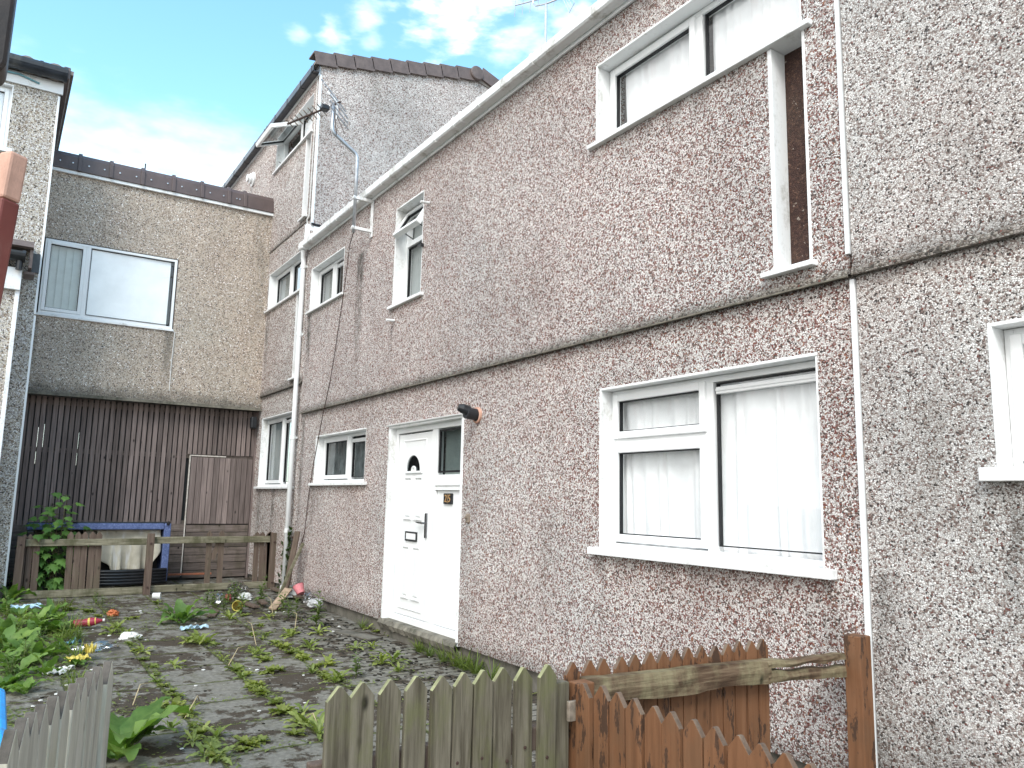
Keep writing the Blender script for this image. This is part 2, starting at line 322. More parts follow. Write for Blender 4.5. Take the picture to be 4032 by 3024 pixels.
def ground_mat():
    t = NT('mossy_paving'); x, y, z = t.xyz()
    wob = t.noise(3.5, 4, .6); wx = t.math('MULTIPLY_ADD', wob.outputs['Fac'], .05, x); wy = t.math('MULTIPLY_ADD', wob.outputs['Fac'], .05, y)
    def joint(c, o, p, w):
        fr = t.math('FRACT', t.math('DIVIDE', t.math('SUBTRACT', c, o), p))
        return t.rng(t.math('MULTIPLY', t.math('ABSOLUTE', t.math('SUBTRACT', fr, .5)), p), p / 2 - w, p / 2 - w * .3)
    jx = joint(wx, -6.17, .64, .022); jy = joint(wy, 1.25, .635, .022)
    slab = t.math('MAXIMUM', jx, jy)
    br = t.n('TexBrick'); br.inputs['Scale'].default_value = 1; br.inputs['Brick Width'].default_value = .42; br.inputs['Row Height'].default_value = .115; br.inputs['Mortar Size'].default_value = .009
    cv = t.n('CombineXYZ'); t.l(y, cv.inputs[0]); t.l(t.math('MULTIPLY_ADD', wob.outputs['Fac'], .04, x), cv.inputs[1]); t.l(cv.outputs[0], br.inputs['Vector'])
    zone = t.rng(t.math('MULTIPLY_ADD', t.noise(2.2, 4).outputs['Fac'], .8, y), 3.12, 3.2)
    j = t.math('ADD', t.math('MULTIPLY', slab, t.math('SUBTRACT', 1.0, zone)), t.math('MULTIPLY', br.outputs['Fac'], zone), clamp=True)
    v = t.n('TexVoronoi'); v.inputs['Scale'].default_value = 1.57; t.l(t.pos, v.inputs['Vector'])
    n1 = t.noise(1.6, 7, .68); n2 = t.noise(26, 6, .7); n3 = t.noise(7, 6, .65); n4 = t.noise(110, 3, .6)
    c = t.ramp(n2.outputs['Fac'], [(.25, (.1, .093, .078)), (.5, (.19, .178, .152)), (.75, (.29, .27, .235))])
    c = t.mix(t.math('MULTIPLY', t.rng(n3.outputs['Fac'], .45, .65), .45), c, (.12, .115, .07))
    dirt = t.rng(t.math('ADD', n1.outputs['Fac'], t.math('MULTIPLY', t.math('SUBTRACT', n3.outputs['Fac'], .5), .75)), .49, .56)
    far = t.math('MULTIPLY', t.rng(x, -6.5, -9.0), .55)
    dirt = t.math('MULTIPLY', t.math('MAXIMUM', dirt, t.math('MULTIPLY', far, t.rng(n3.outputs['Fac'], .42, .55))), .85)
    dc = t.ramp(n4.outputs['Fac'], [(.35, (.022, .015, .01)), (.6, (.065, .043, .027)), (.8, (.12, .085, .045))])
    c = t.mix(dirt, c, dc)
    jc = t.ramp(n4.outputs['Fac'], [(.3, (.025, .028, .012)), (.55, (.1, .11, .035)), (.8, (.2, .2, .07))])
    jc = t.mix(zone, jc, (.015, .013, .01))
    c = t.mix(t.math('MULTIPLY', j, t.rng(n3.outputs['Fac'], .3, .5)), c, jc)
    speck = t.n('TexVoronoi'); speck.inputs['Scale'].default_value = 55; t.l(t.pos, speck.inputs['Vector'])
    sc = t.n('SeparateColor'); t.l(speck.outputs['Color'], sc.inputs[0])
    c = t.mix(t.math('MULTIPLY', t.rng(sc.outputs[0], .985, .99), t.rng(speck.outputs['Distance'], .3, .2)), c, (.6, .58, .52))
    h = t.math('ADD', t.math('MULTIPLY', n2.outputs['Fac'], .35), t.math('MULTIPLY', j, -.5)); h = t.math('ADD', h, t.math('MULTIPLY', dirt, t.math('MULTIPLY', n4.outputs['Fac'], .6)))
    t.principled(c, .85, t.bump(h, .9, .02), .25); return t.m
MAT['ground'] = ground_mat()
MAT['mosslump'] = simple('black_moss', (.02, .017, .012), .95, .5, 30, .8)

def damask():
    t = NT('blue_damask'); n = t.noise(22, 5, .7, dist=1.5)
    t.principled(t.ramp(n.outputs['Fac'], [(.35, (.06, .085, .19)), (.55, (.11, .15, .31)), (.68, (.19, .23, .42))]), .6, t.bump(n.outputs['Fac'], .2, .004)); return t.m
MAT['bluecloth'] = damask()
for nm, c in (('yellow', (.6, .48, .1)), ('pink', (.6, .2, .22)), ('lit_white', (.66, .65, .62)), ('lit_red', (.3, .025, .05)), ('lit_orange', (.5, .14, .05)), ('lit_blue', (.4, .56, .66)), ('lit_teal', (.16, .34, .4)), ('ink', (.04, .035, .03)), ('binblue', (.03, .35, .8)), ('heart', (.55, .12, .15)), ('leafprint', (.45, .5, .3)), ('clayred', (.3, .1, .05))):
    MAT[nm] = simple('litter_' + nm, c, .5, .2, 20, dirt=(.12, .1, .07), dirtamt=.5)
MAT['bagfilm'] = simple('grubby_bag', (.42, .42, .42), .35, .5, 14, dirt=(.05, .05, .05), dirtamt=.8)
MAT['clearfilm'] = glass('clear_film', (.85, .87, .88), 2.5)

# ------------------------------------------------------------------ mesh helpers
ORG = {}
def setp(o, label=None, cat=None, group=None, kind=None):
    for k, v in (('label', label), ('category', cat), ('group', group), ('kind', kind)):
        if v: o[k] = v
    return o
def empty(name, loc, label, cat, group=None):
    o = bpy.data.objects.new(name, None); col.objects.link(o); o.location = loc; o.empty_display_size = .1
    ORG[o.name] = Vector(loc); return setp(o, label, cat, group)
def YW(Y0): return lambda u, v, w: (u, Y0 + v, w)           # wall facing the camera side (-Y)
def XW(X0): return lambda u, v, w: (X0 - v, u, w)           # wall facing +X
ID = lambda u, v, w: (u, v, w)
class MB:
    def __init__(s, T=ID): s.v = []; s.f = []; s.T = T
    def add(s, vs, fs):
        b = len(s.v); s.v += [Vector(s.T(*p)) for p in vs]; s.f += [tuple(i + b for i in f) for f in fs]; return s
    def box(s, a, b, A, B, c, d, M=None):
        x0, x1, y0, y1, z0, z1 = a, b, A, B, c, d
        vs = [(x0, y0, z0), (x1, y0, z0), (x1, y1, z0), (x0, y1, z0), (x0, y0, z1), (x1, y0, z1), (x1, y1, z1), (x0, y1, z1)]
        if M: vs = [tuple(M @ Vector(p)) for p in vs]
        return s.add(vs, [(0, 3, 2, 1), (4, 5, 6, 7), (0, 1, 5, 4), (1, 2, 6, 5), (2, 3, 7, 6), (3, 0, 4, 7)])
    def ring(s, u0, u1, w0, w1, wd, v0, v1, M=None, bot=None):
        b = wd if bot is None else bot
        s.box(u0, u0 + wd, v0, v1, w0, w1, M); s.box(u1 - wd, u1, v0, v1, w0, w1, M)
        s.box(u0 + wd, u1 - wd, v0, v1, w1 - wd, w1, M); s.box(u0 + wd, u1 - wd, v0, v1, w0, w0 + b, M); return s
    def tube(s, pts, r, n=8, cap=True):
        pts = [Vector(p) for p in pts]; rs = r if isinstance(r, (list, tuple)) else [r] * len(pts)
        vs = []; fs = []; prev = None
        for i, p in enumerate(pts):
            d = (pts[min(i + 1, len(pts) - 1)] - pts[max(i - 1, 0)]).normalized()
            a = prev if prev is not None else (Vector((0, 0, 1)) if abs(d.z) < .9 else Vector((1, 0, 0)))
            x = (a - d * a.dot(d)).normalized(); prev = x; y = d.cross(x)
            for k in range(n):
                t = 2 * math.pi * k / n; vs.append(tuple(p + (x * math.cos(t) + y * math.sin(t)) * rs[i]))
        for i in range(len(pts) - 1):
            for k in range(n): fs.append((i * n + k, i * n + (k + 1) % n, (i + 1) * n + (k + 1) % n, (i + 1) * n + k))
        if cap: fs.append(tuple(range(n - 1, -1, -1))); fs.append(tuple((len(pts) - 1) * n + k for k in range(n)))
        return s.add(vs, fs)
    def lathe(s, prof, M=Matrix(), n=20):
        vs = []; fs = []
        for (r, z) in prof:
            for k in range(n):
                t = 2 * math.pi * k / n; vs.append(tuple(M @ Vector((r * math.cos(t), r * math.sin(t), z))))
        for i in range(len(prof) - 1):
            for k in range(n): fs.append((i * n + k, i * n + (k + 1) % n, (i + 1) * n + (k + 1) % n, (i + 1) * n + k))
        return s.add(vs, fs)
    def prism(s, poly, ax, a, b):
        """poly in the two axes other than ax (cyclic order), extruded from a to b along ax"""
        n = len(poly); vs = []
        for q in (a, b):
            for (p, r) in poly:
                v = [0, 0, 0]; v[ax] = q; v[(ax + 1) % 3] = p; v[(ax + 2) % 3] = r; vs.append(tuple(v))
        fs = [tuple(range(n - 1, -1, -1)), tuple(range(n, 2 * n))] + [(i, (i + 1) % n, n + (i + 1) % n, n + i) for i in range(n)]
        return s.add(vs, fs)
    def build(s, name, mat, parent=None, bevel=0, smooth=False, solid=0, label=None, recalc=True, tip=None):
        me = bpy.data.meshes.new(name); root = parent
        while root is not None and root.parent is not None: root = root.parent
        o = ORG[root.name] if root is not None else Vector((0, 0, 0))
        if root is None and s.v:      # a thing of one mesh: origin at its base
            xs = [p.x for p in s.v]; ys = [p.y for p in s.v]; zs = [p.z for p in s.v]
            o = Vector(((min(xs) + max(xs)) / 2, (min(ys) + max(ys)) / 2, min(zs)))
        me.from_pydata([tuple(p - o) for p in s.v], [], s.f)
        if recalc:
            bm = bmesh.new(); bm.from_mesh(me); bmesh.ops.recalc_face_normals(bm, faces=bm.faces); bm.to_mesh(me); bm.free()
        me.materials.append(mat)
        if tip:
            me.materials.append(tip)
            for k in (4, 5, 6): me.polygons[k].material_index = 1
        if smooth:
            for p in me.polygons: p.use_smooth = True
        ob = bpy.data.objects.new(name, me); col.objects.link(ob)
        if parent is not None: ob.parent = parent
        else: ob.location = o; ORG[ob.name] = o
        if solid:
            md = ob.modifiers.new('thickness', 'SOLIDIFY'); md.thickness = solid; md.offset = 0
        if bevel:
            md = ob.modifiers.new('bevel', 'BEVEL'); md.width = bevel; md.segments = 2; md.limit_method = 'ANGLE'; md.angle_limit = R(40)
        if label: ob['label'] = label
        return ob
def struct(o): o['kind'] = 'structure'; return o
def copy_tree(o, parent=None):
    c = o.copy(); col.objects.link(c)
    if parent is not None: c.parent = parent
    for ch in list(o.children): copy_tree(ch, c)
    return c
def tmesh(body, size, extr=.002):
    cu = bpy.data.curves.new('lettering', 'FONT'); cu.body = body; cu.size = size; cu.extrude = extr; cu.align_x = 'CENTER'; cu.align_y = 'CENTER'; cu.resolution_u = 3
    o = bpy.data.objects.new('lettering', cu); me = bpy.data.meshes.new_from_object(o)
    vs = [v.co.copy() for v in me.vertices]; fs = [tuple(p.vertices) for p in me.polygons]
    bpy.data.objects.remove(o); bpy.data.curves.remove(cu); bpy.data.meshes.remove(me); return vs, fs

def holed(mb, u0, u1, w0, w1, holes, v0, v1, top=None):
    """solid wall slab from v0 (face) to v1 with rectangular holes"""
    us = sorted({u0, u1} | {q for h in holes for q in h[:2] if u0 < q < u1}); ws = sorted({w0, w1} | {q for h in holes for q in h[2:] if w0 < q < w1})
    def inside(a, b):
        return any(h[0] < a < h[1] and h[2] < b < h[3] for h in holes)
    idx = {}; vs = []; fs = []
    def vid(i, j, k):
        key = (i, j, k)
        if key not in idx: idx[key] = len(vs); vs.append((us[i], v0 if k == 0 else v1, ws[j]))
        return idx[key]
    nu, nw = len(us) - 1, len(ws) - 1
    full = [[not inside((us[i] + us[i + 1]) / 2, (ws[j] + ws[j + 1]) / 2) for j in range(nw)] for i in range(nu)]
    for i in range(nu):
        for j in range(nw):
            if not full[i][j]: continue
            fs.append((vid(i, j, 0), vid(i + 1, j, 0), vid(i + 1, j + 1, 0), vid(i, j + 1, 0)))
            fs.append((vid(i, j, 1), vid(i, j + 1, 1), vid(i + 1, j + 1, 1), vid(i + 1, j, 1)))
            for (di, dj, a, b) in ((-1, 0, (i, j), (i, j + 1)), (1, 0, (i + 1, j), (i + 1, j + 1)), (0, -1, (i, j), (i + 1, j)), (0, 1, (i, j + 1), (i + 1, j + 1))):
                ii, jj = i + di, j + dj
                if not (0 <= ii < nu and 0 <= jj < nw and full[ii][jj]):
                    fs.append((vid(*a, 0), vid(*b, 0), vid(*b, 1), vid(*a, 1)))
    return mb.add(vs, fs)

def curtain_sheet(mb, u0, u1, w0, w1, v, amp=.018, lam=.09, seed=0, ragged=0):
    n = max(8, int((u1 - u0) / .012)); rows = 6; vs = []; fs = []
    for i in range(n + 1):
        u = u0 + (u1 - u0) * i / n; q = mnoise.noise(Vector((u * 6, seed, 0)))
        for j in range(rows + 1):
            t = j / rows
            ph = 2 * math.pi * u / lam + 7 * q + .8 * t + 1.5 * mnoise.noise(Vector((u * 2, t * 1.5, seed + 2)))
            wv = w0 + (w1 - w0) * t
            if j == 0 and ragged: wv += ragged * abs(mnoise.noise(Vector((u * 5, seed + 3, 0))))
            vs.append((u + .006 * math.sin(ph * .5), v + amp * math.sin(ph) * (1.1 - .4 * t) + amp * .6 * q, wv))
    for i in range(n):
        for j in range(rows): a = i * (rows + 1) + j; fs.append((a, a + rows + 1, a + rows + 2, a + 1))
    return mb.add(vs, fs)

def window(house, T, u0, u1, w0, w1, cells, fd=.1, sill=(.07, .05), reveal=True, sillh=.035, rev_l=True):
    """cells: (u0,u1,w0,w1, kind, fill, opts). The frame is the part, everything in it a sub-part"""
    f = MB(T); fw = .035
    f.ring(u0 + .018, u1 - .018, w0 + .002, w1 - .018, .04, fd, fd + .07)
    us = sorted({c[0] for c in cells} | {c[1] for c in cells})
    for q in us[1:-1]: f.box(q - .032, q + .032, fd + .002, fd + .068, w0 + .04, w1 - .056)
    for c in cells:
        for q in (c[2], c[3]):
            if w0 + .1 < q < w1 - .1 and c[3] != q: f.box(c[0] + .03, c[1] - .03, fd + .003, fd + .066, q - .03, q + .03)
    win = f.build('window', MAT['upvc'], house, bevel=.004)
    g = MB(T); p = MB(T)
    for ci, c in enumerate(cells):
        a, b, d, e, kind, fill, opt = c
        a2, b2, d2, e2 = a + .025, b - .025, d + .025, e - .025
        M = None
        if 'tilt' in opt:      # top-hung vent swung outwards
            pv = Vector((0, fd, e2)); M = Matrix.Translation(pv) @ Matrix.Rotation(R(opt['tilt']), 4, 'X') @ Matrix.Translation(-pv)
        if 'side' in opt:
            pv = Vector((a2, fd, 0)); M = Matrix.Translation(pv) @ Matrix.Rotation(R(opt['side']), 4, 'Z') @ Matrix.Translation(-pv)
        if kind == 'sash':
            s = MB(T); s.ring(a2, b2, d2, e2, .052, fd - .016, fd + .05, M); s.build('sash', MAT['upvc'], win, bevel=.006)
            k = .052; vv = fd + .004
        else: k = .018; vv = fd + .02
        gp = MB(T); gp.ring(a2 + k, b2 - k, d2 + k, e2 - k, .0045 if fill == 'white' else .007, vv, vv + .03, M); gp.build('gasket', MAT['gasket'], win)
        x0, x1, z0, z1 = a2 + k + .006, b2 - k - .006, d2 + k + .006, e2 - k - .006
        if opt.get('vent'):
            vt = MB(T); vt.box(x0, x1, vv - .012, vv + .02, z1 - .065, z1 - .02).box(x0, x1, vv - .018, vv - .012, z1 - .048, z1 - .03); vt.build('trickle_vent', MAT['upvc'], win, bevel=.003)
        pp = MB(T); cs = [Vector(p_) for p_ in ((x0, vv + .015, z0), (x1, vv + .015, z0), (x1, vv + .015, z1), (x0, vv + .015, z1))]; pp.add([tuple(M @ p_) if M else tuple(p_) for p_ in cs], [(0, 1, 2, 3)]); pp.build('pane', MAT['dark_glass' if fill in ('dark', 'film') else 'glass'], win)
        cv = fd + .085
        if fill in ('curtain', 'net'):
            m = MB(T); curtain_sheet(m, a + opt.get('inset', .0), b, d - .02 + opt.get('lift', 0), e + .05, cv, .014 if fill == 'curtain' else .01, .13 if fill == 'curtain' else .06, seed=ci + u0, ragged=opt.get('ragged', 0)); m.build('curtain', MAT['curtain' if fill == 'curtain' else 'net'], win, smooth=True)
        elif fill == 'blind':
            m = MB(T); nb = max(3, int((b - a) / .085))
            for i in range(nb):
                uu = a + (b - a) * (i + .5) / nb; Mr = Matrix.Translation((uu, cv, 0)) @ Matrix.Rotation(R(14), 4, 'Z')
                m.box(-.05, .05, -.001, .001, d, e, Mr)
            m.build('blind', MAT['blind'], win)
        elif fill == 'white':
            m = MB(T); m.box(a, b - opt.get('inset', .0), vv + .024, vv + .027, d, e - opt.get('drop', .0)); m.build('blind', MAT['whiteblind'], win)
        elif fill == 'film':
            m = MB(T); n = 22; vs = []; fs = []
            for i in range(n + 1):
                for jj in range(n + 1):
                    uu = a + (b - a) * i / n; zz = d + (e - d) * jj / n
                    q = mnoise.noise(Vector((uu * 9 + zz * 3, zz * 2.5, u0))); q2 = mnoise.noise(Vector((uu * 23 - zz * 6, zz * 5, 4)))
                    vs.append((uu, cv - .04 + .05 * abs(q) + .02 * q2, zz))
            for i in range(n):
                for jj in range(n): k2 = i * (n + 1) + jj; fs.append((k2, k2 + n + 1, k2 + n + 2, k2 + 1))
            m.add(vs, fs).build('plastic_sheet', MAT['plasticsheet'], win)
        if opt.get('handle'):
            m = MB(T); m.box(b2 - .04, b2 - .012, fd + .06, fd + .1, (d + e) / 2 - .05, (d + e) / 2 + .05); m.build('handle', MAT['upvc'], win)
        if opt.get('stay'):
            m = MB(T); m.tube([(a2 + .1, fd + .03, d2 + .03), (a2 + .13, fd - .12, d2 + .08)], .008, 6).tube([(b2 - .1, fd + .03, d2 + .03), (b2 - .13, fd - .12, d2 + .08)], .008, 6); m.build('stay', MAT['chrome'], win)
    if reveal:
        r = MB(T)
        r.box(u0 - .004, u0 + .016, -.003, fd + .06, w0, w1 - .016); r.box(u1 - .016, u1 + .001, .002, fd + .06, w0, w1 - .016); r.box(u0 - .004, u1 + .001, -.002, fd + .06, w1 - .016, w1 + .002)
        r.build('reveal', MAT['paint'], win, bevel=.003)
    if sill:
        sl = MB(T); ex, pr = sill
        sl.prism([(-pr, w0 - .03 - sillh * .2), (-pr, w0 - .03 + sillh * .8), (fd + .06, w0 + .012), (fd + .06, w0 - .04)], 0, u0 - ex, u1 + ex)
        sl.build('sill', MAT['paint'], win, bevel=.005)
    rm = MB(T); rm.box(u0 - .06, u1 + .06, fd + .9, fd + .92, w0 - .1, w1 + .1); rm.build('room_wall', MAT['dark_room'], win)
    return win

# ------------------------------------------------------------------ ground and street setting
def ground():
    mb = MB(); xs = [-400, -120, -60, -30, -20] + [-16 + .35 * i for i in range(60)] + [8, 20, 60, 200, 400]; ys = [-400, -100, -30, -10] + [-4 + .35 * i for i in range(28)] + [9, 20, 60, 200, 400]
    for x in xs:
        for y in ys:
            inn = -16 < x < 5 and -4 < y < 6
            z = gz(x, y) if x > -14 else gz(-14, y)
            if not (-4 <= y <= 6): z = min(z, .12)
            if inn: z += .012 * mnoise.noise(Vector((x * 1.3, y * 1.3, 0)))
            mb.v.append(Vector((x, y, z)))
    n = len(ys)
    for i in range(len(xs) - 1):
        for j in range(n - 1): mb.f.append((i * n + j, (i + 1) * n + j, (i + 1) * n + j + 1, i * n + j + 1))
    o = mb.build('yard_paving', MAT['ground'], smooth=True, recalc=False); struct(o)
ground()

# ------------------------------------------------------------------ house 25
D = 3.65
Tm = YW(D); Tu = YW(D - .03)
UP = -.03
house = empty('terraced_house', (-6.8, D, 0), 'pink pebble-dashed terraced house with white front door numbered 25', 'house')
X0, X1, EAVE, BELT = -11.28, -2.37, 5.22, 2.70
H_door = (-8.15, -6.47, .14, 2.29); H_big = (-4.44, -2.6, 1.17, 2.325); H_sg = (-10.62, -8.83, 1.68, 2.33)
H_up = (-4.46, -2.6, 4.24, 4.885); H_pan = (-2.83, -2.59, 2.83, 4.24); H_nar = (-8.16, -7.44, 3.69, 4.86); H_su = (-11.14, -9.81, 4.2, 4.85)
w = MB(Tm); holed(w, X0, X1, .18, BELT, [H_door, H_big, H_sg], 0, .28); w.build('lower_wall', MAT['dash'], house)
w = MB(Tm); holed(w, X0, X1, BELT + .005, EAVE, [H_up, (H_pan[0], H_pan[1], H_pan[2], 4.3), H_nar, H_su], -.028, .26); w.build('upper_wall', MAT['dash'], house)
w = MB(); w.box(X0 + .01, X1 - .01, D + .035, D + .25, -.05, .178); w.box(-8.2, -6.42, D + .005, D + .03, -.02, .13); w.build('plinth', MAT['concrete'], house, bevel=.01)
def belt(parent, xa, xb, z, y, mat, seed):
    mb = MB(); n = int((xb - xa) / .04); vs = []; fs = []
    for i in range(n + 1):
        x = xa + (xb - xa) * i / n; q = mnoise.noise(Vector((x * 7, seed, 0))); q2 = mnoise.noise(Vector((x * 23, seed + 5, 0)))
        out = .042 + .006 * q + .004 * q2
        vs += [(x, y + .01, z + .06 + .02 * q), (x, y - .032, z + .035 + .015 * q2), (x, y - out, z + .012 + .004 * q2), (x, y - out, z - .008), (x, y + .01, z - .006)]
    for i in range(n):
        for k in range(4): fs.append((i * 5 + k, i * 5 + 5 + k, i * 5 + 6 + k, i * 5 + 1 + k))
    mb.add(vs, fs); return mb.build('belt_course', mat, parent)
MAT['dash_belt'] = pebble('mossy_drip_dash', [(0, (.5, .48, .44)), (.25, W3), (.45, BR), (.6, (.4, .36, .32)), (.78, DK), (.92, RD)], (.1, .09, .075), 70, moss_z=[(2.66, .12, .55), (3.12, .12, .6), (5.66, .12, .6)], mosscol=(.07, .063, .05), grime=.3)
belt(house, X0, X1, BELT, D, MAT['dash_belt'], 1)
b = MB(); b.box(X0, X1, D - .053, D - .042, BELT - .014, BELT - .006); b.build('drip_bead', MAT['mossy_ledge'], house)
# eaves
f = MB(); f.box(X0 - .02, X1, 3.597, 3.619, 5.185, 5.32); f.build('fascia', MAT['paint'], house, bevel=.004)
def gutter(parent, xa, xb, y0, y1, z0, z1, mat, joints):
    """square-section gutter with clips; open at the top"""
    c = .014; pr = [(y0, z1), (y0, z0 + c), (y0 + c, z0), (y1, z0), (y1, z1), (y1 - .006, z1), (y1 - .006, z0 + .008), (y0 + c + .004, z0 + .008), (y0 + .006, z0 + c + .004), (y0 + .006, z1)]
    mb = MB(); mb.prism(pr, 0, xa, xb); mb.prism([(y0 + .002, z1), (y0 + .002, z0 + c), (y0 + c, z0 + .002), (y1 - .002, z0 + .002), (y1 - .002, z1)], 0, xa - .004, xa + .004)
    g = mb.build('gutter', mat, parent)
    for x in joints:
        j = MB(); e = .007; j.prism([(y0 - e, z1 + e), (y0 - e, z0 + c - .002), (y0 + c - .002, z0 - e), (y1, z0 - e), (y1, z0 + .001), (y0 + c, z0 + .001), (y0 + .001, z0 + c), (y0 + .001, z1 + e)], 0, x - .02, x + .02); j.build('gutter_clip', mat, g)
    return g
gutter(house, X0 - .1, X1, 3.495, 3.594, 5.215, 5.305, MAT['gutter'], [-10.9, -9.9, -9.4, -8.4, -7.6, -7.0, -6.6, -6.45, -6.1, -5.2, -3.6, -2.8])
r = MB(); r.add([(X0 + .02, D - .09, 5.36), (X1, D - .09, 5.36), (X1, D + 6.5, EAVE + 2.3), (X0 + .02, D + 6.5, EAVE + 2.3), (X0 + .02, D - .09, 5.33), (X1, D - .09, 5.33), (X1, D + 6.5, EAVE + 2.2), (X0 + .02, D + 6.5, EAVE + 2.2)], [(0, 1, 2, 3), (7, 6, 5, 4), (0, 4, 5, 1), (1, 5, 6, 2), (2, 6, 7, 3), (3, 7, 4, 0)]); r.build('roof', MAT['grey_tile'], house)
w = MB(); w.box(X0 + .02, X1 - .02, D + 6.3, D + 6.45, -.05, EAVE + 2.1); w.build('rear_wall', MAT['dash'], house)
# downpipe at the party line
dp = MB(); px = -11.42
dp.tube([(px + .06, D - .105, 5.23), (px + .05, D - .105, 5.16), (px + .01, D - .09, EAVE - .12), (px, D - .075, EAVE - .2), (px, D - .075, 2.9), (px - .0, D - .075, .12)], .036, 12)
dpo = dp.build('downpipe', MAT['upvc'], house, smooth=True)
for z in (4.95, 3.9, 2.35, 1.0):
    c = MB(); c.lathe([(.036, -.03), (.043, -.03), (.043, .03), (.036, .03)], Matrix.Translation((px, D - .075, z)), 14).box(px - .06, px + .06, D - .035, D - .026, z - .015, z + .015); c.build('pipe_clip', MAT['paint'], dpo)
hp = MB(); hp.box(px - .04, px + .14, 3.485, 3.6, 5.19, 5.31); hp.build('outlet', MAT['upvc'], dpo, bevel=.02)
# joint strip at next door
j = MB(); j.box(X1 - .014, X1 + .014, D - .012, D + .1, -.05, BELT - .02); j.box(X1 - .011, X1 + .011, D - .042, D + .1, BELT + .11, EAVE + .3); j.build('joint_strip', MAT['upvc'], house, bevel=.004)
# windows
window(house, Tm, *H_big, [(-4.42, -3.47, 1.93, 2.305, 'sash', 'curtain', {}), (-4.42, -3.47, 1.2, 1.93, 'sash', 'curtain', {}), (-3.47, -2.62, 1.2, 2.305, 'fixed', 'curtain', {'vent': 1, 'ragged': .05})], sill=(.07, .06), sillh=.05)
window(house, Tu, *H_up, [(-4.44, -3.5, 4.26, 4.87, 'sash', 'curtain', {'inset': .1}), (-3.5, -2.62, 4.26, 4.87, 'fixed', 'curtain', {'inset': .05})], fd=.12, sill=(.07, .04))
window(house, Tu, *H_nar, [(-8.14, -7.46, 4.43, 4.84, 'sash', 'net', {'tilt': -30, 'stay': 1}), (-8.14, -7.46, 3.72, 4.43, 'fixed', 'net', {})], fd=.13, sill=(.07, .04))
window(house, Tu, *H_su, [(-11.12, -10.45, 4.22, 4.83, 'sash', 'net', {}), (-10.45, -9.83, 4.22, 4.83, 'fixed', 'dark', {'vent': 1})], fd=.12, sill=(.07, .04))
window(house, Tm, *H_sg, [(-10.6, -9.64, 1.71, 2.31, 'sash', 'film', {}), (-9.64, -8.85, 1.71, 2.31, 'fixed', 'film', {'vent': 1})], fd=.12, sill=(.09, .05))
def slot_panel(parent, T, u0, u1, w0, w1, sillx):
    p = MB(T); p.box(u0, u1, .125, .16, w0 - .02, w1 + .05); po = p.build('recessed_panel', MAT['dash_brown'], parent)
    p = MB(T); p.box(u0 - .012, u0 + .016, -.003, .124, w0, w1); p.box(u1 - .012, u1 + .006, -.003, .124, w0, w1); p.build('jamb', MAT['paint'], po, bevel=.003)
    p = MB(T); p.prism([(-.05, w0 - .035), (-.05, w0 - .005), (.14, w0 + .02), (.14, w0 - .03)], 0, u0 - sillx, u1 + .035); p.build('sill', MAT['paint'], po, bevel=.004)
slot_panel(house, Tu, *H_pan[:3], 4.2, .07)
# front door
dr = MB(Tm); dfd = .07
dr.ring(-8.12, -6.5, .2, 2.27, .06, dfd, dfd + .08, bot=.07); dr.box(-7.24, -7.12, dfd + .002, dfd + .078, .27, 2.21)
dr.box(-7.12, -6.56, dfd + .002, dfd + .078, 1.6, 1.74)
door = dr.build('front_door', MAT['upvc'], house, bevel=.006)
lf = MB(Tm); lf.box(-8.045, -7.255, dfd + .012, dfd + .06, .275, 2.195); lf.build('leaf', MAT['upvc'], door, bevel=.006)
md = MB(Tm); md.ring(-7.93, -7.37, .34, 2.13, .018, dfd + .004, dfd + .02); md.build('leaf_moulding', MAT['upvc'], door, bevel=.006)
for (a, b2, c, d2) in ((-7.87, -7.68, 1.27, 1.73), (-7.62, -7.43, 1.27, 1.73), (-7.87, -7.68, .45, 1.0), (-7.62, -7.43, .45, 1.0)):
    md = MB(Tm); md.ring(a, b2, c, d2, .022, dfd - .004, dfd + .016); md.box(a + .04, b2 - .04, dfd, dfd + .014, c + .04, d2 - .04); md.build('raised_panel', MAT['upvc'], door, bevel=.008)
def arch(mb, cx, cz, ro, ri, v0, v1, n=18):
    poly = [(cx + ro * math.cos(math.pi * k / n), cz + ro * 1.0 * math.sin(math.pi * k / n)) for k in range(n + 1)] + [(cx + ri * math.cos(math.pi * k / n), cz + ri * math.sin(math.pi * k / n)) for k in range(n, -1, -1)]
    vs = [(p, v0, q) for p, q in poly] + [(p, v1, q) for p, q in poly]; m = len(poly); fs = []
    for k in range(n): a, b3 = k, 2 * n + 1 - k; fs += [(a, a + 1, b3 - 1, b3), (m + a, m + b3, m + b3 - 1, m + a + 1)]
    fs += [(i, (i + 1) % m, m + (i + 1) % m, m + i) for i in range(m)]
    mb.add(vs, fs)
a = MB(Tm); arch(a, -7.65, 1.79, .2, .165, dfd - .008, dfd + .02); a.box(-7.85, -7.45, dfd - .008, dfd + .02, 1.765, 1.79); arch(a, -7.65, 1.79, .055, .035, dfd - .006, dfd + .02); a.build('fanlight_trim', MAT['upvc'], door, bevel=.004)
a = MB(Tm); arch(a, -7.65, 1.79, .166, .055, dfd + .004, dfd + .011); a.build('fanlight_pane', MAT['dark_glass'], door)
a = MB(Tm); arch(a, -7.65, 1.79, .166, .055, dfd + .0115, dfd + .0118); a.build('fanlight_backing', MAT['dark_room'], door)
a = MB(Tm); a.box(-7.34, -7.305, dfd - .006, dfd + .013, 1.1, 1.35); a.tube([(-7.32, dfd - .03, 1.25), (-7.32, dfd + .0, 1.25)], .01, 8); a.tube([(-7.32, dfd - .035, 1.25), (-7.42, dfd - .037, 1.253), (-7.48, dfd - .03, 1.255)], [.011, .01, .008], 8); a.build('handle', MAT['chrome'], door, bevel=.003)
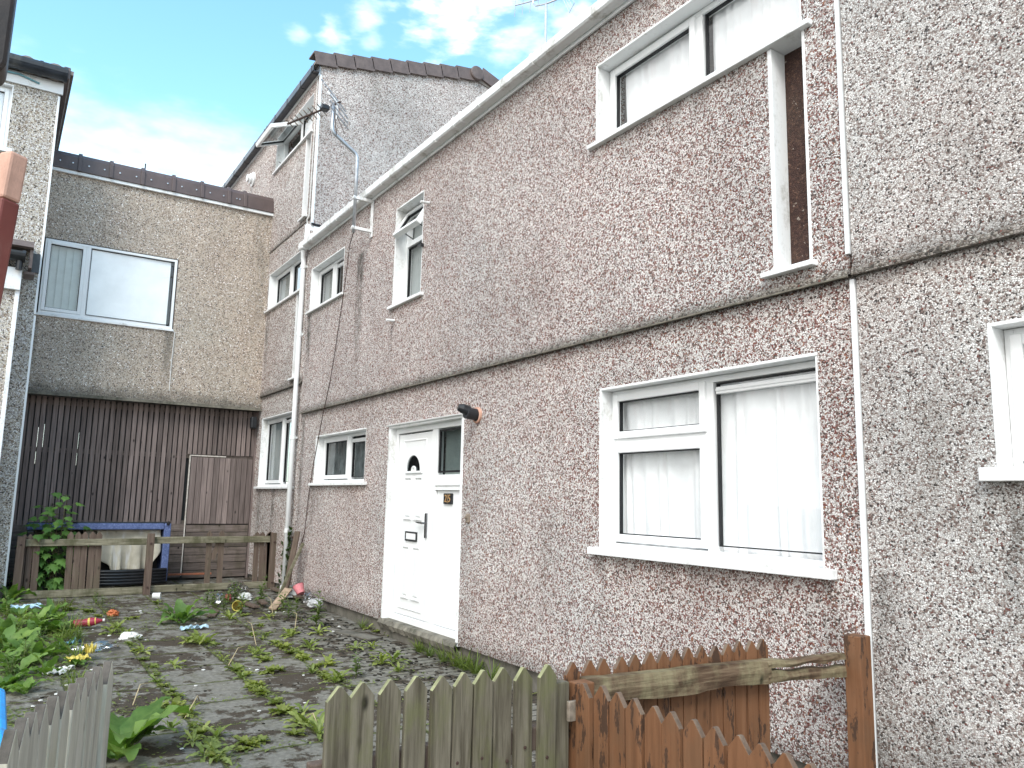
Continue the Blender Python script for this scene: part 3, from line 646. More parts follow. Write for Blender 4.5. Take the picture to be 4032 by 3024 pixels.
a = MB(Tm); a.ring(-7.79, -7.52, 1.05, 1.15, .016, dfd - .006, dfd + .013); a.build('letterbox_frame', MAT['black'], door, bevel=.004)
a = MB(Tm); a.box(-7.774, -7.536, dfd - .002, dfd + .012, 1.066, 1.134); a.build('letterbox_flap', MAT['upvc'], door, bevel=.006)
a = MB(Tm); a.ring(-7.1, -6.54, 1.76, 2.2, .02, dfd + .01, dfd + .03); a.build('gasket', MAT['gasket'], door)
a = MB(Tm); a.add([(-7.09, dfd + .02, 1.77), (-6.55, dfd + .02, 1.77), (-6.55, dfd + .02, 2.2), (-7.09, dfd + .02, 2.2)], [(0, 1, 2, 3)]); a.build('sidelight_pane', MAT['dark_glass'], door)
a = MB(Tm); a.box(-7.12, -6.53, dfd + .1, dfd + .11, 1.7, 2.3); a.build('sidelight_backing', MAT['blind'], door)
a = MB(Tm); a.box(-7.115, -6.56, dfd + .02, dfd + .06, .275, 1.6); a.build('side_panel', MAT['upvc'], door, bevel=.004)
a = MB(Tm); a.box(-7.13, -6.55, dfd - .01, dfd + .01, 1.63, 1.655); a.box(-7.13, -6.55, dfd - .006, dfd + .01, 1.585, 1.6); a.build('transom_moulding', MAT['upvc'], door, bevel=.004)
np_ = MB(Tm); np_.box(-6.955, -6.785, dfd + .002, dfd + .02, 1.45, 1.555); plate = np_.build('number_plate', MAT['black'], door, bevel=.003)
dg = MB(Tm)
for s_, uu in (('2', -6.908), ('5', -6.832)):
    vs, fs = tmesh(s_, .105); dg.add([(p.x + uu, dfd + .0005 - p.z, p.y + 1.502) for p in vs], fs)
dg.box(-6.8715, -6.8685, dfd - .001, dfd + .002, 1.46, 1.546)
dg.build('numerals', MAT['brass'], door)
a = MB(Tm); a.box(-8.17, -8.12, -.004, .14, .17, 2.27); a.box(-6.5, -6.455, -.004, .14, .17, 2.27); a.box(-8.17, -6.455, -.004, .14, 2.27, 2.3); a.build('door_reveal', MAT['paint'], door, bevel=.004)
a = MB(Tm); a.prism([(-.03, 2.296), (-.034, 2.306), (.06, 2.33), (.06, 2.3)], 0, -8.18, -6.46); a.build('head_flashing', MAT['paint'], door)
th = MB(Tm); n = 60; vs = []; fs = []
for i in range(n + 1):
    x = -8.17 + 1.72 * i / n; q = mnoise.noise(Vector((x * 14, 3, 1))); q2 = mnoise.noise(Vector((x * 31, 9, 1)))
    vs += [(x, -.02 - .012 * q2, .205), (x, -.045 - .02 * q, .165 + .012 * q2), (x, -.02 - .015 * q2, .11 + .02 * q), (x, .1, .1), (x, .1, .205)]
for i in range(n):
    for k in range(5): fs.append((i * 5 + k, i * 5 + (k + 1) % 5, i * 5 + 5 + (k + 1) % 5, i * 5 + 5 + k))
th.add(vs, fs).build('threshold', MAT['mossy_ledge'], door)
# fittings on the wall
a = MB(Tm); c = Matrix.Translation((-6.2, 0, 2.27)) @ Matrix.Rotation(R(90), 4, 'X'); a.lathe([(.0, .0), (.075, .0), (.075, .02), (.06, .024)], c, 20); fl = a.build('flue_collar', MAT['palewood'], house, smooth=False)
a = MB(Tm); a.tube([(-6.2, .02, 2.27), (-6.2, -.1, 2.28), (-6.2, -.13, 2.285)], .055, 18); a.build('flue', MAT['black'], house, bevel=.004)
a = MB(Tm); a.tube([(-6.2, -.1, 2.3), (-6.21, -.16, 2.32), (-6.22, -.2, 2.33)], [.05, .045, .03], 14); a.build('flue_deflector', MAT['black'], house)
for (x, z) in ((-8.09, 3.5), (-7.31, 4.66)):
    a = MB(Tu); a.tube([(x, .05, z + .01), (x, -.1, z)], .015, 10); a.build('overflow_pipe', MAT['paint'], house)
a = MB(Tu); a.box(-7.42, -7.40, -.03, 0, 4.2, 4.23); a.tube([(-7.5, -.02, 4.23), (-7.35, -.05, 4.21)], .012, 8); a.build('window_stay', MAT['black'], house)
a = MB(Tm); a.box(-6.33, -6.29, -.03, .005, 1.29, 1.37); a.tube([(-6.31, -.045, 1.34), (-6.31, -.02, 1.33)], .016, 10); a.build('doorbell', MAT['rusty'], house, bevel=.006)

# ------------------------------------------------------------------ right-hand neighbour
h2 = empty('terraced_house', (2, D, 0), 'grey pebble-dashed house cut off at the right edge of the photo', 'house')
w = MB(Tm); HR = (-1.72, .1, 1.665, 2.325); holed(w, X1 + .02, 8, .18, BELT, [HR], .0, .28); w.build('lower_wall', MAT['dash_grey'], h2)
w = MB(Tm); holed(w, X1 + .02, 8, BELT + .005, 6.2, [], -.03, .26); w.build('upper_wall', MAT['dash_grey'], h2)
belt(h2, X1 + .02, 8, BELT, D, MAT['dash_belt'], 8)
w = MB(); w.box(X1 + .03, 8, D + .035, D + .25, -.05, .178); w.build('plinth', MAT['concrete'], h2)
r = MB(); r.add([(X1, D - .2, 6.2), (8, D - .2, 6.2), (8, D + 6.5, 8.6), (X1, D + 6.5, 8.6), (X1, D + 6.5, 0), (8, D + 6.5, 0)], [(0, 1, 2, 3), (3, 2, 5, 4)]); r.build('roof', MAT['grey_tile'], h2, solid=.08)
window(h2, Tm, *HR, [(-1.7, -.8, 1.69, 2.305, 'sash', 'white', {}), (-.8, .08, 1.69, 2.305, 'fixed', 'white', {})], fd=.1, sill=(.06, .05), sillh=.06)

# ------------------------------------------------------------------ three-storey house beyond
h3 = empty('gabled_house', (-15, D, 0), 'tall three-storey pebble-dashed house with brown capped gable beyond the long gutter', 'house')
XL, XR = -19.5, -11.30; B1, B2, E3 = 3.16, 5.71, 8.1; Yr = D + 2.7; Zr = 8.93
g1 = (-13.39, -11.55, 1.64, 2.78); g2 = (-13.41, -11.55, 4.65, 5.3); g3 = (-13.5, -11.55, 7.21, 7.86)
s2 = (-11.79, -11.55, 3.28, 4.65); s3 = (-11.79, -11.55, 5.82, 7.21)
w = MB(Tm); holed(w, XL, XR, .2, B1, [g1], .0, .28); w.build('lower_wall', MAT['dash_far'], h3)
w = MB(Tm); holed(w, XL, XR, B1 + .005, B2, [g2, (s2[0], s2[1], s2[2], 4.7)], -.03, .25); w.build('middle_wall', MAT['dash_far'], h3)
w = MB(Tm); holed(w, XL, XR - .001, B2 + .005, E3, [g3, (s3[0], s3[1], s3[2], 7.25)], -.03, .25); w.build('top_wall', MAT['dash_far'], h3)
belt(h3, XL, XR, B1, D, MAT['dash_belt'], 3); belt(h3, XL, XR, B2, D, MAT['dash_belt'], 5)
w = MB(); w.box(XL, XR - .02, D + .03, D + .2, -.05, .198); w.build('plinth', MAT['concrete'], h3)
w = MB(); w.prism([(D + .2, 0), (D + 7.2, 0), (D + 7.2, 7.9), (Yr, 8.88), (D - .026, 8.2), (D - .026, 5.0), (D + .2, 5.0)], 0, XR - .2, XR + .004); w.build('gable_wall', MAT['dash_gable'], h3)
r = MB(); r.prism([(D - .1, 8.19), (Yr, 8.87), (D + 7.4, 7.9), (D + 7.4, 8.0), (Yr, 8.97), (D - .1, 8.29)], 0, XL, XR + .02); r.build('roof', MAT['grey_tile'], h3)
# stepped verge caps
def verge(parent, xg, ya, za, yb, zb, n, mat):
    L = Vector((0, yb - ya, zb - za)); ln = L.length; d = L / ln; nrm = Vector((0, -d.z, d.y))
    for i in range(n):
        a = Vector((xg, ya, za)) + d * (ln * i / n - .02); st = .0
        mb = MB()
        o1, o2 = .0, ln / n + .025
        for (q0, q1, tilt) in ((-.13, .1, .03),):
            vs = []
            for (al, lift) in ((o1, .0), (o2, -.035)):
                for (dx, h) in ((-.22, .1 + lift), (.055, .1 + lift), (.055, -.12 + lift), (.035, -.12 + lift), (.035, .075 + lift), (-.22, .075 + lift)):
                    p = a + d * al + nrm * h; vs.append((xg + dx, p.y, p.z))
            fs = [(k, (k + 1) % 6, 6 + (k + 1) % 6, 6 + k) for k in range(6)] + [(0, 5, 4, 3, 2, 1), (6, 7, 8, 9, 10, 11)]
            mb.add(vs, fs)
        mb.build('verge_cap', mat, parent, bevel=.006)
verge(h3, XR, D - .12, 8.295, Yr + .0, 8.975, 9, MAT['tile'])
verge(h3, XR, D + 4.9, 8.37, Yr + .15, Zr + .05, 4, MAT['tile'])
a = MB(); a.lathe([(0, -.02), (.13, -.02), (.13, .03), (.115, .045), (0, .045)], Matrix.Translation((XR + .05, Yr + .06, 8.97)) @ Matrix.Rotation(R(90), 4, 'Y'), 24); a.build('ridge_end_cap', MAT['tile'], h3)
f = MB(); f.box(XL, XR + .0, 3.595, 3.619, 8.03, 8.19); f.build('fascia', MAT['upvc'], h3)
gutter(h3, XL, XR + .05, 3.49, 3.592, 8.055, 8.165, MAT['blackgut'], [-11.35, -11.9, -12.6, -13.3, -13.8, -13.95, -14.6, -15.4, -16.2, -17.0, -17.8])
t = MB(); t.box(XL, XR + .03, 3.53, 3.56, 8.2, 8.23); t.build('eaves_tile', MAT['grey_tile'], h3)
b = MB(); b.box(XR - .01, XR + .009, D - .04, D + .0, 5.5, E3 - .05); b.build('corner_bead', MAT['upvc'], h3)
window(h3, Tm, *g1, [(-13.37, -12.45, 1.67, 2.76, 'sash', 'net', {}), (-12.45, -11.57, 1.67, 2.76, 'fixed', 'dark', {'vent': 1})], sill=(.08, .05))
window(h3, Tu, *g2, [(-13.39, -12.5, 4.68, 5.28, 'sash', 'net', {}), (-12.5, -11.57, 4.68, 5.28, 'fixed', 'dark', {})], fd=.12, sill=(.07, .04))
window(h3, Tu, *g3, [(-13.48, -12.5, 7.24, 7.84, 'sash', 'dark', {'tilt': -68, 'stay': 1}), (-12.5, -11.57, 7.24, 7.84, 'fixed', 'white', {'drop': .1})], fd=.12, sill=(.07, .04))
slot_panel(h3, Tu, *s2[:3], 4.61, .07); slot_panel(h3, Tu, *s3[:3], 7.17, .07)
p = at(1005, 708, 1, D); a = MB(); c = Matrix.Translation((p.x, D - .03, p.z)) @ Matrix.Rotation(R(90), 4, 'X'); a.lathe([(0, 0), (.14, 0), (.14, .03), (.1, .04), (.1, .08), (.07, .09), (.07, .13), (0, .14)], c, 20); a.build('round_vent', MAT['upvc'], h3)
a = MB(); a.tube([(XR - .08, D - .04, E3 - .05), (XR - .085, D - .042, 7.0), (XR - .095, D - .042, 5.76), (XR - .1, D - .07, 5.7), (XR - .1, D - .05, 5.55)], .007, 6); a.build('white_cable', MAT['white_cable'], h3)
a = MB(); a.box(XR - .09, XR - .02, D - .1, D - .032, 5.36, 5.6); a.box(XR + .006, XR + .05, D + .0, D + .3, 5.36, 5.56); a.build('flashing', MAT['paint'], h3, bevel=.006)
a = MB(); a.tube([(XR + .03, D - .04, 5.6), (XR + .03, D + .1, 5.59), (XR + .03, D + .7, 5.61)], .018, 8); a.build('cable', MAT['black'], h3)

# ------------------------------------------------------------------ link block over the passage
TX = XW(-13.5)
lk = empty('link_building', (-15.5, 1.9, 0), 'tan pebble-dashed block bridging the passage between two houses', 'building')
HL = (.235, 2.15, 4.14, 5.32); YL, YR_ = .205, D - .0
w = MB(TX); holed(w, YL, YR_, 2.93, 6.42, [HL], 0, .28); w.build('wall', MAT['dash_tan'], lk)
w = MB(TX); w.box(YL, YR_, -.05, .0, 2.915, 2.96); w.build('drip_bead', MAT['mossy_ledge'], lk)
w = MB(); w.box(-19, -13.79, .21, D, 2.93, 3.05); w.box(-19, -18.8, .21, D, 3.05, 6.4); w.build('floor_slab', MAT['concrete'], lk)
w = MB(TX); w.box(YL, YR_, -.05, -.002, 6.38, 6.43); w.build('coping_trim', MAT['paint'], lk, bevel=.004)
cj = [YL, .6, 1.04, 1.5, 1.97, 2.42, 2.86, 3.13, YR_ - .02]
for i in range(8):
    c = MB(TX); c.prism([(-.07, 6.43), (-.035, 6.66), (.02, 6.73), (.4, 6.76), (.4, 6.43)], 0, cj[i], cj[i + 1] - .006); co = c.build('coping_tile', MAT['coping'], lk, bevel=.01)
    if i: c = MB(TX); c.prism([(-.092, 6.432), (-.057, 6.67), (.02, 6.755), (.4, 6.785), (.4, 6.432)], 0, cj[i] - .03, cj[i] + .024); c.build('coping_joint', MAT['coping'], co, bevel=.005)
    for uu in (cj[i] + .12, cj[i + 1] - .1):
        if i < 7: s_ = MB(TX); s_.lathe([(0, 0), (.012, 0), (.012, .01), (0, .012)], Matrix.Translation((uu, -.056, 6.55)) @ Matrix.Rotation(R(90), 4, 'X'), 8); s_.build('fixing_screw', MAT['galv'], co)
a = MB(TX); a.box(YR_ - .02, YR_ + .0, -.1, .3, 6.4, 6.82); a.build('end_flashing', MAT['paint'], lk)
window(lk, TX, *HL, [(.255, .84, 4.16, 5.3, 'sash', 'blind', {'side': 2.5, 'handle': 1}), (.84, 2.13, 4.16, 5.3, 'fixed', 'white', {'inset': .09, 'drop': .02})], fd=-.012, sill=(.0, .03), reveal=False)
a = MB(TX); a.tube([(2.15, -.02, 4.12), (2.175, -.02, 4.08), (2.165, -.014, 3.6), (2.168, -.012, 3.13)], .006, 6); a.build('white_cable', MAT['white_cable'], lk)
r = MB(); r.box(-19, -13.8, .21, D - .002, 6.42, 6.5); r.build('roof', MAT['grey_tile'], lk)
p = at(571, 668, 0, -14.5); a = MB(); a.tube([(p.x, p.y, 6.5), (p.x, p.y, at(571, 644, 0, -14.5).z)], .012, 6)
setp(a.build('roof_pole', MAT['black']), 'thin dark pole sticking up behind the brown coping', 'pole')

# passage screen
TS = XW(-13.68)
sc_ = empty('slatted_screen', (-13.7, 1.9, .12), 'dark brown slatted timber screen closing the passage under the tan block', 'screen')
s_ = MB(TS); gaps = []; u = .215; k = 0; gy0, gy1, gzt, gzb = 2.62, 3.62, 2.12, .16
while u < D - .07:
    wd = .06 + random.uniform(-.003, .003)
    zb = 1.0 if u + wd < gy0 - .02 else gzt + .03
    s_.box(u, u + wd, random.uniform(-.003, .003), .022, zb + random.uniform(-.004, .004), 2.92); gaps.append(u + wd + .009); u += wd + .018 + random.uniform(-.003, .004); k += 1
s_.build('slat_panel', MAT['deck'], sc_)
s_ = MB(TS); zz = .17
while zz < .96: s_.box(.215, gy0 - .03, 0, .022, zz, zz + .115); zz += .122
s_.build('board_panel', MAT['deck_h'], sc_)
s_ = MB(TS)
for zz in (1.0, 2.08, 2.8): s_.box(.215, gy0 - .03 if zz < 2 else D - .03, .023, .06, zz, zz + .07)
s_.build('rail', MAT['deck_h'], sc_)
s_ = MB(TS)                                   # dark backing added to keep the slat gaps black; slits let light through
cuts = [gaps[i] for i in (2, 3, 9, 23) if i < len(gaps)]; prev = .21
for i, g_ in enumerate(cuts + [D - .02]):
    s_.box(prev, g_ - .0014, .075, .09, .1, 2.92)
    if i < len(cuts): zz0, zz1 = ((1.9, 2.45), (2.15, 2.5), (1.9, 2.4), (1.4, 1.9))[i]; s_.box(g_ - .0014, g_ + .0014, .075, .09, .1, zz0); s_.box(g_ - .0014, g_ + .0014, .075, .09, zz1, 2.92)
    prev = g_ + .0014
s_.build('gap_blackout', MAT['dark_room'], sc_)
gt = MB(TS); u = gy0
for i in range(11): gt.box(u + .004, u + .086, -.012, .012, 1.02, gzt - .02); u += .0905
gt2 = gt.build('gate', MAT['deck'], sc_)
gt = MB(TS); zz = gzb
while zz < .98: gt.box(gy0 + .005, gy1 - .01, -.012, .012, zz, zz + .112); zz += .1215
gt.build('gate_board', MAT['deck_h'], gt2)
gt = MB(TS); gt.box(gy0 - .026, gy0 - .008, -.004, .014, .2, gzt); gt.box(gy0 - .02, gy0 + .55, -.004, .01, gzt - .004, gzt + .014); gt.build('light_gap_strip', MAT['bare'], gt2)  # pale strips stand in for light shining through gaps around the gate
gt = MB(TS); gt.box(gy1 + .0, D - .0, -.03, .05, .1, 2.92); gt.build('frame_post', MAT['deck'], sc_)
a = MB(); a.box(-13.62, -13.5, 3.5, 3.6, 2.62, 2.82); lampo = a.build('wall_lantern', MAT['black'], bevel=.02); setp(lampo, 'small black box lantern at the top corner of the slatted screen', 'lantern')

# ------------------------------------------------------------------ left house
hl = empty('gabled_house', (-15, -2.5, 0), 'cream pebble-dashed house with black gutter at the upper left', 'house')
TL_ = XW(-12.2)
HW = (-1.6, -.34, 6.06, 7.0)
w = MB(TL_); holed(w, -6, .2, .26, 7.05, [HW], 0, .28); w.build('front_wall', MAT['dash_cream'], hl)
w = MB(); w.box(-20, -12.48, .0, .2, 0, 7.05); w.build('side_wall', MAT['dash_cream'], hl)
w = MB(TL_); w.box(-6, .19, .03, .2, -.05, .258); w.build('plinth', MAT['concrete'], hl)
b = MB(TL_); b.box(.185, .212, -.01, .06, 3.86, 7.0); b.box(.19, .215, -.01, .06, .25, 3.84); b.build('corner_bead', MAT['upvc'], hl)
f = MB(TL_); f.box(-6, .24, -.03, -.001, 7.03, 7.2); f.build('fascia', MAT['paint'], hl)
# gutter along the face (runs along Y): build as a half-round prism
def gutter_y(parent, ya, yb, xc, zc, r, mat):
    n = 9; mb = MB(); poly = [(zc + r * math.sin(math.pi + math.pi * k / n), xc + r * math.cos(math.pi + math.pi * k / n)) for k in range(n + 1)] + [(zc + .03, xc + r), (zc + .03, xc - r)]
    mb.prism(poly, 1, ya, yb)
    for y in (yb - .02, yb - .32, yb - .9): mb.prism([(zc + (r + .01) * math.sin(math.pi + math.pi * k / n), xc + (r + .01) * math.cos(math.pi + math.pi * k / n)) for k in range(n + 1)] + [(zc + .04, xc + r), (zc + .04, xc - r - .01)], 1, y - .02, y + .02)
    return mb.build('gutter', mat, parent)
gutter_y(hl, -6, .27, -12.06, 7.3, .115, MAT['blackgut'])
r = MB(); r.add([(-12.02, -6, 7.34), (-12.02, .34, 7.34), (-20, .34, 8.1), (-20, -6, 8.1), (-12.02, -6, 7.28), (-12.02, .34, 7.28), (-20, .34, 8.0), (-20, -6, 8.0)], [(0, 1, 2, 3), (7, 6, 5, 4), (0, 4, 5, 1), (1, 5, 6, 2), (2, 6, 7, 3), (3, 7, 4, 0)]); r.build('roof', MAT['grey_tile'], hl)
for i in range(9):
    x = -12.0 - i * .55
    t_ = MB(); t_.box(x - .57, x, .215, .3, 7.2 + .05 * i, 7.38 + .05 * i); t_.build('verge_cap', MAT['tile'], hl, bevel=.015)
for i in range(8):
    t_ = MB(TL_); t_.lathe([(0, -.001), (.12, 0), (.12, .5), (0, .501)], Matrix.Translation((.12 - i * .34, .4, 7.28)) @ Matrix.Rotation(R(86), 4, 'X'), 14); t_.build('roof_tile', MAT['grey_tile'], hl)
a = MB(TL_); a.tube([(-1.6, -.04, 7.2), (-.7, -.06, 7.13), (-.3, -.05, 7.16), (-.05, -.04, 7.1)], .014, 8); a.build('green_hose', MAT['lit_teal'], hl)
window(hl, TL_, *HW, [(-1.58, -.98, 6.08, 6.98, 'fixed', 'white', {}), (-.98, -.36, 6.08, 6.98, 'sash', 'white', {})], fd=.08, sill=(.07, .06), sillh=.06)
# low wing with broken eaves
w = MB(XW(-11.75)); holed(w, -6, -.03, .2, 4.05, [], 0, .44); w.build('wing_wall', MAT['dash_cream'], hl)
w = MB(XW(-11.75)); w.box(-.05, -.0, -.02, .44, .2, 4.05); w.build('wing_lit_side', MAT['paint'], hl, bevel=.006)  # brightly lit side of the wing, its light put into a white strip
w = MB(XW(-11.75)); w.box(-6, .0, -.06, .43, 4.05, 4.34); w.build('wing_fascia', MAT['paint'], hl, bevel=.005)
gutter_y(hl, -6, .02, -11.63, 4.5, .09, MAT['black'])
w = MB(); w.tube([(-11.63, -.04, 4.42), (-11.63, -.04, 4.3)], .04, 10); w.build('gutter_outlet', MAT['black'], hl)
w = MB(XW(-11.75)); w.prism([(-.2, 4.6), (-.16, 4.64), (.05, 4.74), (.44, 4.76), (.44, 4.7), (.05, 4.68), (-.16, 4.58)], 0, -6, .1); w.build('wing_roof', MAT['tile'], hl)
w = MB(XW(-11.75)); w.box(.06, .1, -.14, .3, 4.34, 4.66); w.box(.02, .14, -.02, .3, 4.28, 4.32); w.build('wing_roof_end', MAT['tile'], hl, bevel=.006)
w = MB(TL_); w.box(.1, .19, -.05, -.003, 4.42, 4.68); w.build('lead_flashing', MAT['blackgut'], hl)

# ------------------------------------------------------------------ aerials
MX = -9.05
def mp(px_, py_): return at(px_, py_, 0, MX)
ae = empty('tv_aerial', (MX, D - .25, 4.6), 'grey TV aerial on a cranked pole bracketed below the white gutter', 'aerial')
pb = [at(1392, 915, 1, D - .27), None]
MX = pb[0].x; bend1 = at(1395, 608, 0, MX); bend2 = at(1307, 517, 0, MX); top = at(1307, 405, 0, MX)
yb = D - .27
b1 = Vector((MX, yb, bend1.z)); b2 = Vector((MX, bend2.y, bend2.z)); tp = Vector((MX, bend2.y, top.z))
def crank(a, b, c, n=5): return [a.lerp(b, t).lerp(b.lerp(c, t), t) for t in [i / n for i in range(n + 1)]]
pts = [Vector((MX, yb, pb[0].z))] + crank(b1 - Vector((0, 0, .1)), b1, b1.lerp(b2, .12)) + crank(b1.lerp(b2, .88), b2, b2 + Vector((0, 0, .1))) + [tp]
a = MB(); a.tube(pts, .021, 10); a.build('mast', MAT['galv'], ae, smooth=True)
a = MB(); z0 = pb[0].z
for z in (z0 + .06, z0 + .45): a.box(MX - .02, MX + .02, yb - .03, D - .03, z - .02, z + .02); a.tube([(MX - .04, yb - .025, z), (MX + .04, yb - .025, z)], .009, 6)
a.box(MX - .035, MX + .035, D - .045, D - .031, z0 - .02, z0 + .55); a.build('wall_bracket', MAT['gutter'], ae, bevel=.004)
hd = tp - Vector((0, 0, .02))
e0 = hd + Vector((.05, .03, .0)); e1 = at(1131, 489, 0, MX - .4)
bd = (e1 - hd).normalized(); sd_ = bd.cross(Vector((0, 0, 1))).normalized(); ud = sd_.cross(bd)
a = MB(); BL = (e1 - hd).length; a.tube([hd + bd * -.1, hd + bd * BL], .013, 8); a.build('boom', MAT['cable'], ae)
for i in range(8):
    q = hd + bd * BL * (.25 + i * .1); a = MB(); L = .16 - .008 * i; a.tube([q - sd_ * L, q + sd_ * L], .007, 5); a.build('director_rod', MAT['rusty'], ae)
a = MB(); q = hd + bd * .12; a.box(q.x - .05, q.x + .05, q.y - .05, q.y + .05, q.z - .025, q.z + .035); a.build('dipole_box', MAT['black'], ae, bevel=.008)
for k in (-1, 1):
    for s2_ in (.0, .07, .14):
        q = hd - bd * (.06 - s2_ * .3) + ud * k * (.05 + s2_); a = MB(); a.tube([q - sd_ * .3, q + sd_ * .3], .009, 5); a.build('reflector_rod', MAT['galv'], ae)
    a = MB(); a.tube([hd - bd * .06, hd - bd * -.02 + ud * k * .2], .011, 6); a.build('reflector_arm', MAT['upvc'], ae)
a = MB(); a.tube([hd - ud * .02, hd - ud * .2 + bd * .04, hd - ud * .4 + bd * .08], .005, 5).tube([hd, hd - ud * .2 - bd * .0, hd - ud * .42 - bd * .02], .005, 5); a.build('lead', MAT['cable'], ae)
cpts = [Vector((MX, yb, z0)), at(1378, 960, 1, D - .06), at(1353, 1155, 1, D - .09), at(1319, 1385, 1, D - .05), at(1300, 1500, 1, D - .08), at(1271, 1634, 1, D - .07), at(1234, 1829, 1, D - .02), at(1214, 1960, 1, D - .02), at(1198, 2102, 1, D - .03), at(1187, 2140, 1, D - .05)]
a = MB(); a.tube(cpts, .0065, 6); a.build('lead', MAT['cable'], ae)
a2 = empty('tv_aerial', (-9.0, 8, 6.6), 'bare aerial on a thin pole standing above the roof at the top', 'aerial')
q0 = at(2153, 185, 1, 8.5); q1 = at(2150, 20, 1, 8.5)
a = MB(); a.tube([(q1.x, 8.5, 6.4), (q1.x, 8.5, q1.z)], .028, 8); a.build('mast', MAT['galv'], a2)
e0 = at(2029, 21, 1, 8.5); e1 = at(2105, 2, 1, 8.7); e2 = at(2200, -25, 1, 8.9); k1 = at(2110, 23, 1, 8.5); k2 = at(2150, 15, 1, 8.5); k3 = at(2188, 0, 1, 8.6); k0 = at(2098, 4, 1, 8.5)
a = MB(); a.tube([e0, e1, e2], .016, 6); a.build('boom', MAT['galv'], a2)
a = MB(); a.tube([k0, at(2099, 16, 1, 8.5), k1, k2, k3, at(2210, -14, 1, 8.6)], .02, 6); a.build('boom_brace', MAT['galv'], a2)
for i in range(6):
    q = e0.lerp(e2, i / 5.5); a = MB(); dd = Vector((.1, -.05, .2)); a.tube([q - dd, q + dd * 1.1], .006, 4); a.build('director_rod', MAT['galv'], a2)
gq = [at(2218, 0, 1, 9), at(2242, 50, 1, 9), at(2262, 12, 1, 9), at(2240, -30, 1, 9)]
a = MB()
for i in range(4): a.tube([gq[i], gq[(i + 1) % 4]], .008, 4)
for t_ in (.3, .62): a.tube([gq[0].lerp(gq[3], t_), gq[1].lerp(gq[2], t_)], .007, 4)
a.build('reflector_grid', MAT['galv'], a2)

# ------------------------------------------------------------------ fences
def picket_mb(cx, cy, z0, h, wd, th, ang, tip=.05, lean=0, leanf=0):
    """one pointed board; ang = direction of its width in plan; the face looks along the right-hand normal"""
    m = MB(); M = Matrix.Translation((cx, cy, z0)) @ Matrix.Rotation(ang, 4, 'Z') @ Matrix.Rotation(lean, 4, 'Y') @ Matrix.Rotation(leanf, 4, 'X')
    w2 = wd / 2; pr = [(-w2, 0), (w2, 0), (w2, h - tip), (w2 * .12, h), (-w2 * .12, h), (-w2, h - tip)]
    vs = [tuple(M @ Vector((a_, -th / 2, b_))) for a_, b_ in pr] + [tuple(M @ Vector((a_, th / 2, b_))) for a_, b_ in pr]
    m.add(vs, [(0, 1, 2, 3, 4, 5), (11, 10, 9, 8, 7, 6)] + [(i, (i + 1) % 6, 6 + (i + 1) % 6, 6 + i) for i in range(6)]); return m
# grey-green pickets, seen from outside the yard
fg = empty('picket_fence', (-2.4, 1.3, 0), 'weathered green-grey picket fence of pointed boards in the foreground', 'fence')
gy = [(1337, 2703), (1441, 2684), (1544, 2675), (1635, 2663), (1738, 2661), (1811, 2648), (1902, 2637), (1985, 2628), (2067, 2627), (2146, 2617)]
for i, (a_, b_) in enumerate(gy):
    p = at(a_, b_, 0, -2.4)
    wd = (.08, .078, .075, .077, .075, .07, .073, .071, .072, .074)[i]
    picket_mb(-2.4 + random.uniform(-.004, .004), p.y, .05, p.z - .05, wd, .02, R(90), .042, R(random.uniform(-.8, .8))).build('picket', MAT['green_wood'], fg, bevel=.002, tip=MAT['moss_tip_lit'])
a = MB(); a.box(-2.455, -2.412, .87, 1.78, .62, .7); a.box(-2.455, -2.412, .87, 1.78, .2, .28); a.build('rail', MAT['brown_wood'], fg, bevel=.005)
for zz in (.74, .665):
    for (a_, b_) in gy:
        p = at(a_, b_, 0, -2.4); n_ = MB(); n_.lathe([(0, 0), (.006, 0), (.006, .002), (0, .003)], Matrix.Translation((-2.388, p.y + random.uniform(-.012, .012), zz - .12 + random.uniform(-.03, .03))) @ Matrix.Rotation(R(90), 4, 'Y'), 8); n_.build('nail', MAT['cable'], fg)
a = MB(); a.box(-2.455, -2.395, 1.765, 1.83, 0, .845); a.build('post', MAT['green_wood'], fg, bevel=.004)
# party fence towards the house wall
pf = empty('picket_fence', (-2.42, 2.7, 0), 'brown picket fence with a split old top rail running to the house wall', 'fence')
a = MB(); a.box(-2.43, -2.365, 1.85, 1.925, 0, .84); a.build('post', MAT['orange_wood'], pf, bevel=.005)
a = MB(); a.box(-2.36, -2.345, 1.79, 1.88, .72, .79); a.build('steel_bracket', MAT['rusty'], pf, bevel=.003)
py = [1.854, 1.932, 2.003, 2.088, 2.167, 2.241, 2.316, 2.394, 2.474, 2.553, 2.628, 2.711, 2.783, 2.865, 2.936]
for i, yy in enumerate(py):
    picket_mb(-2.485, yy + .06, .04, .855 + random.uniform(-.006, .006), .068, .018, R(90), .045, R(random.uniform(-.6, .6))).build('picket', MAT['orange_wood'], pf, bevel=.002, tip=MAT['worn_tip'])
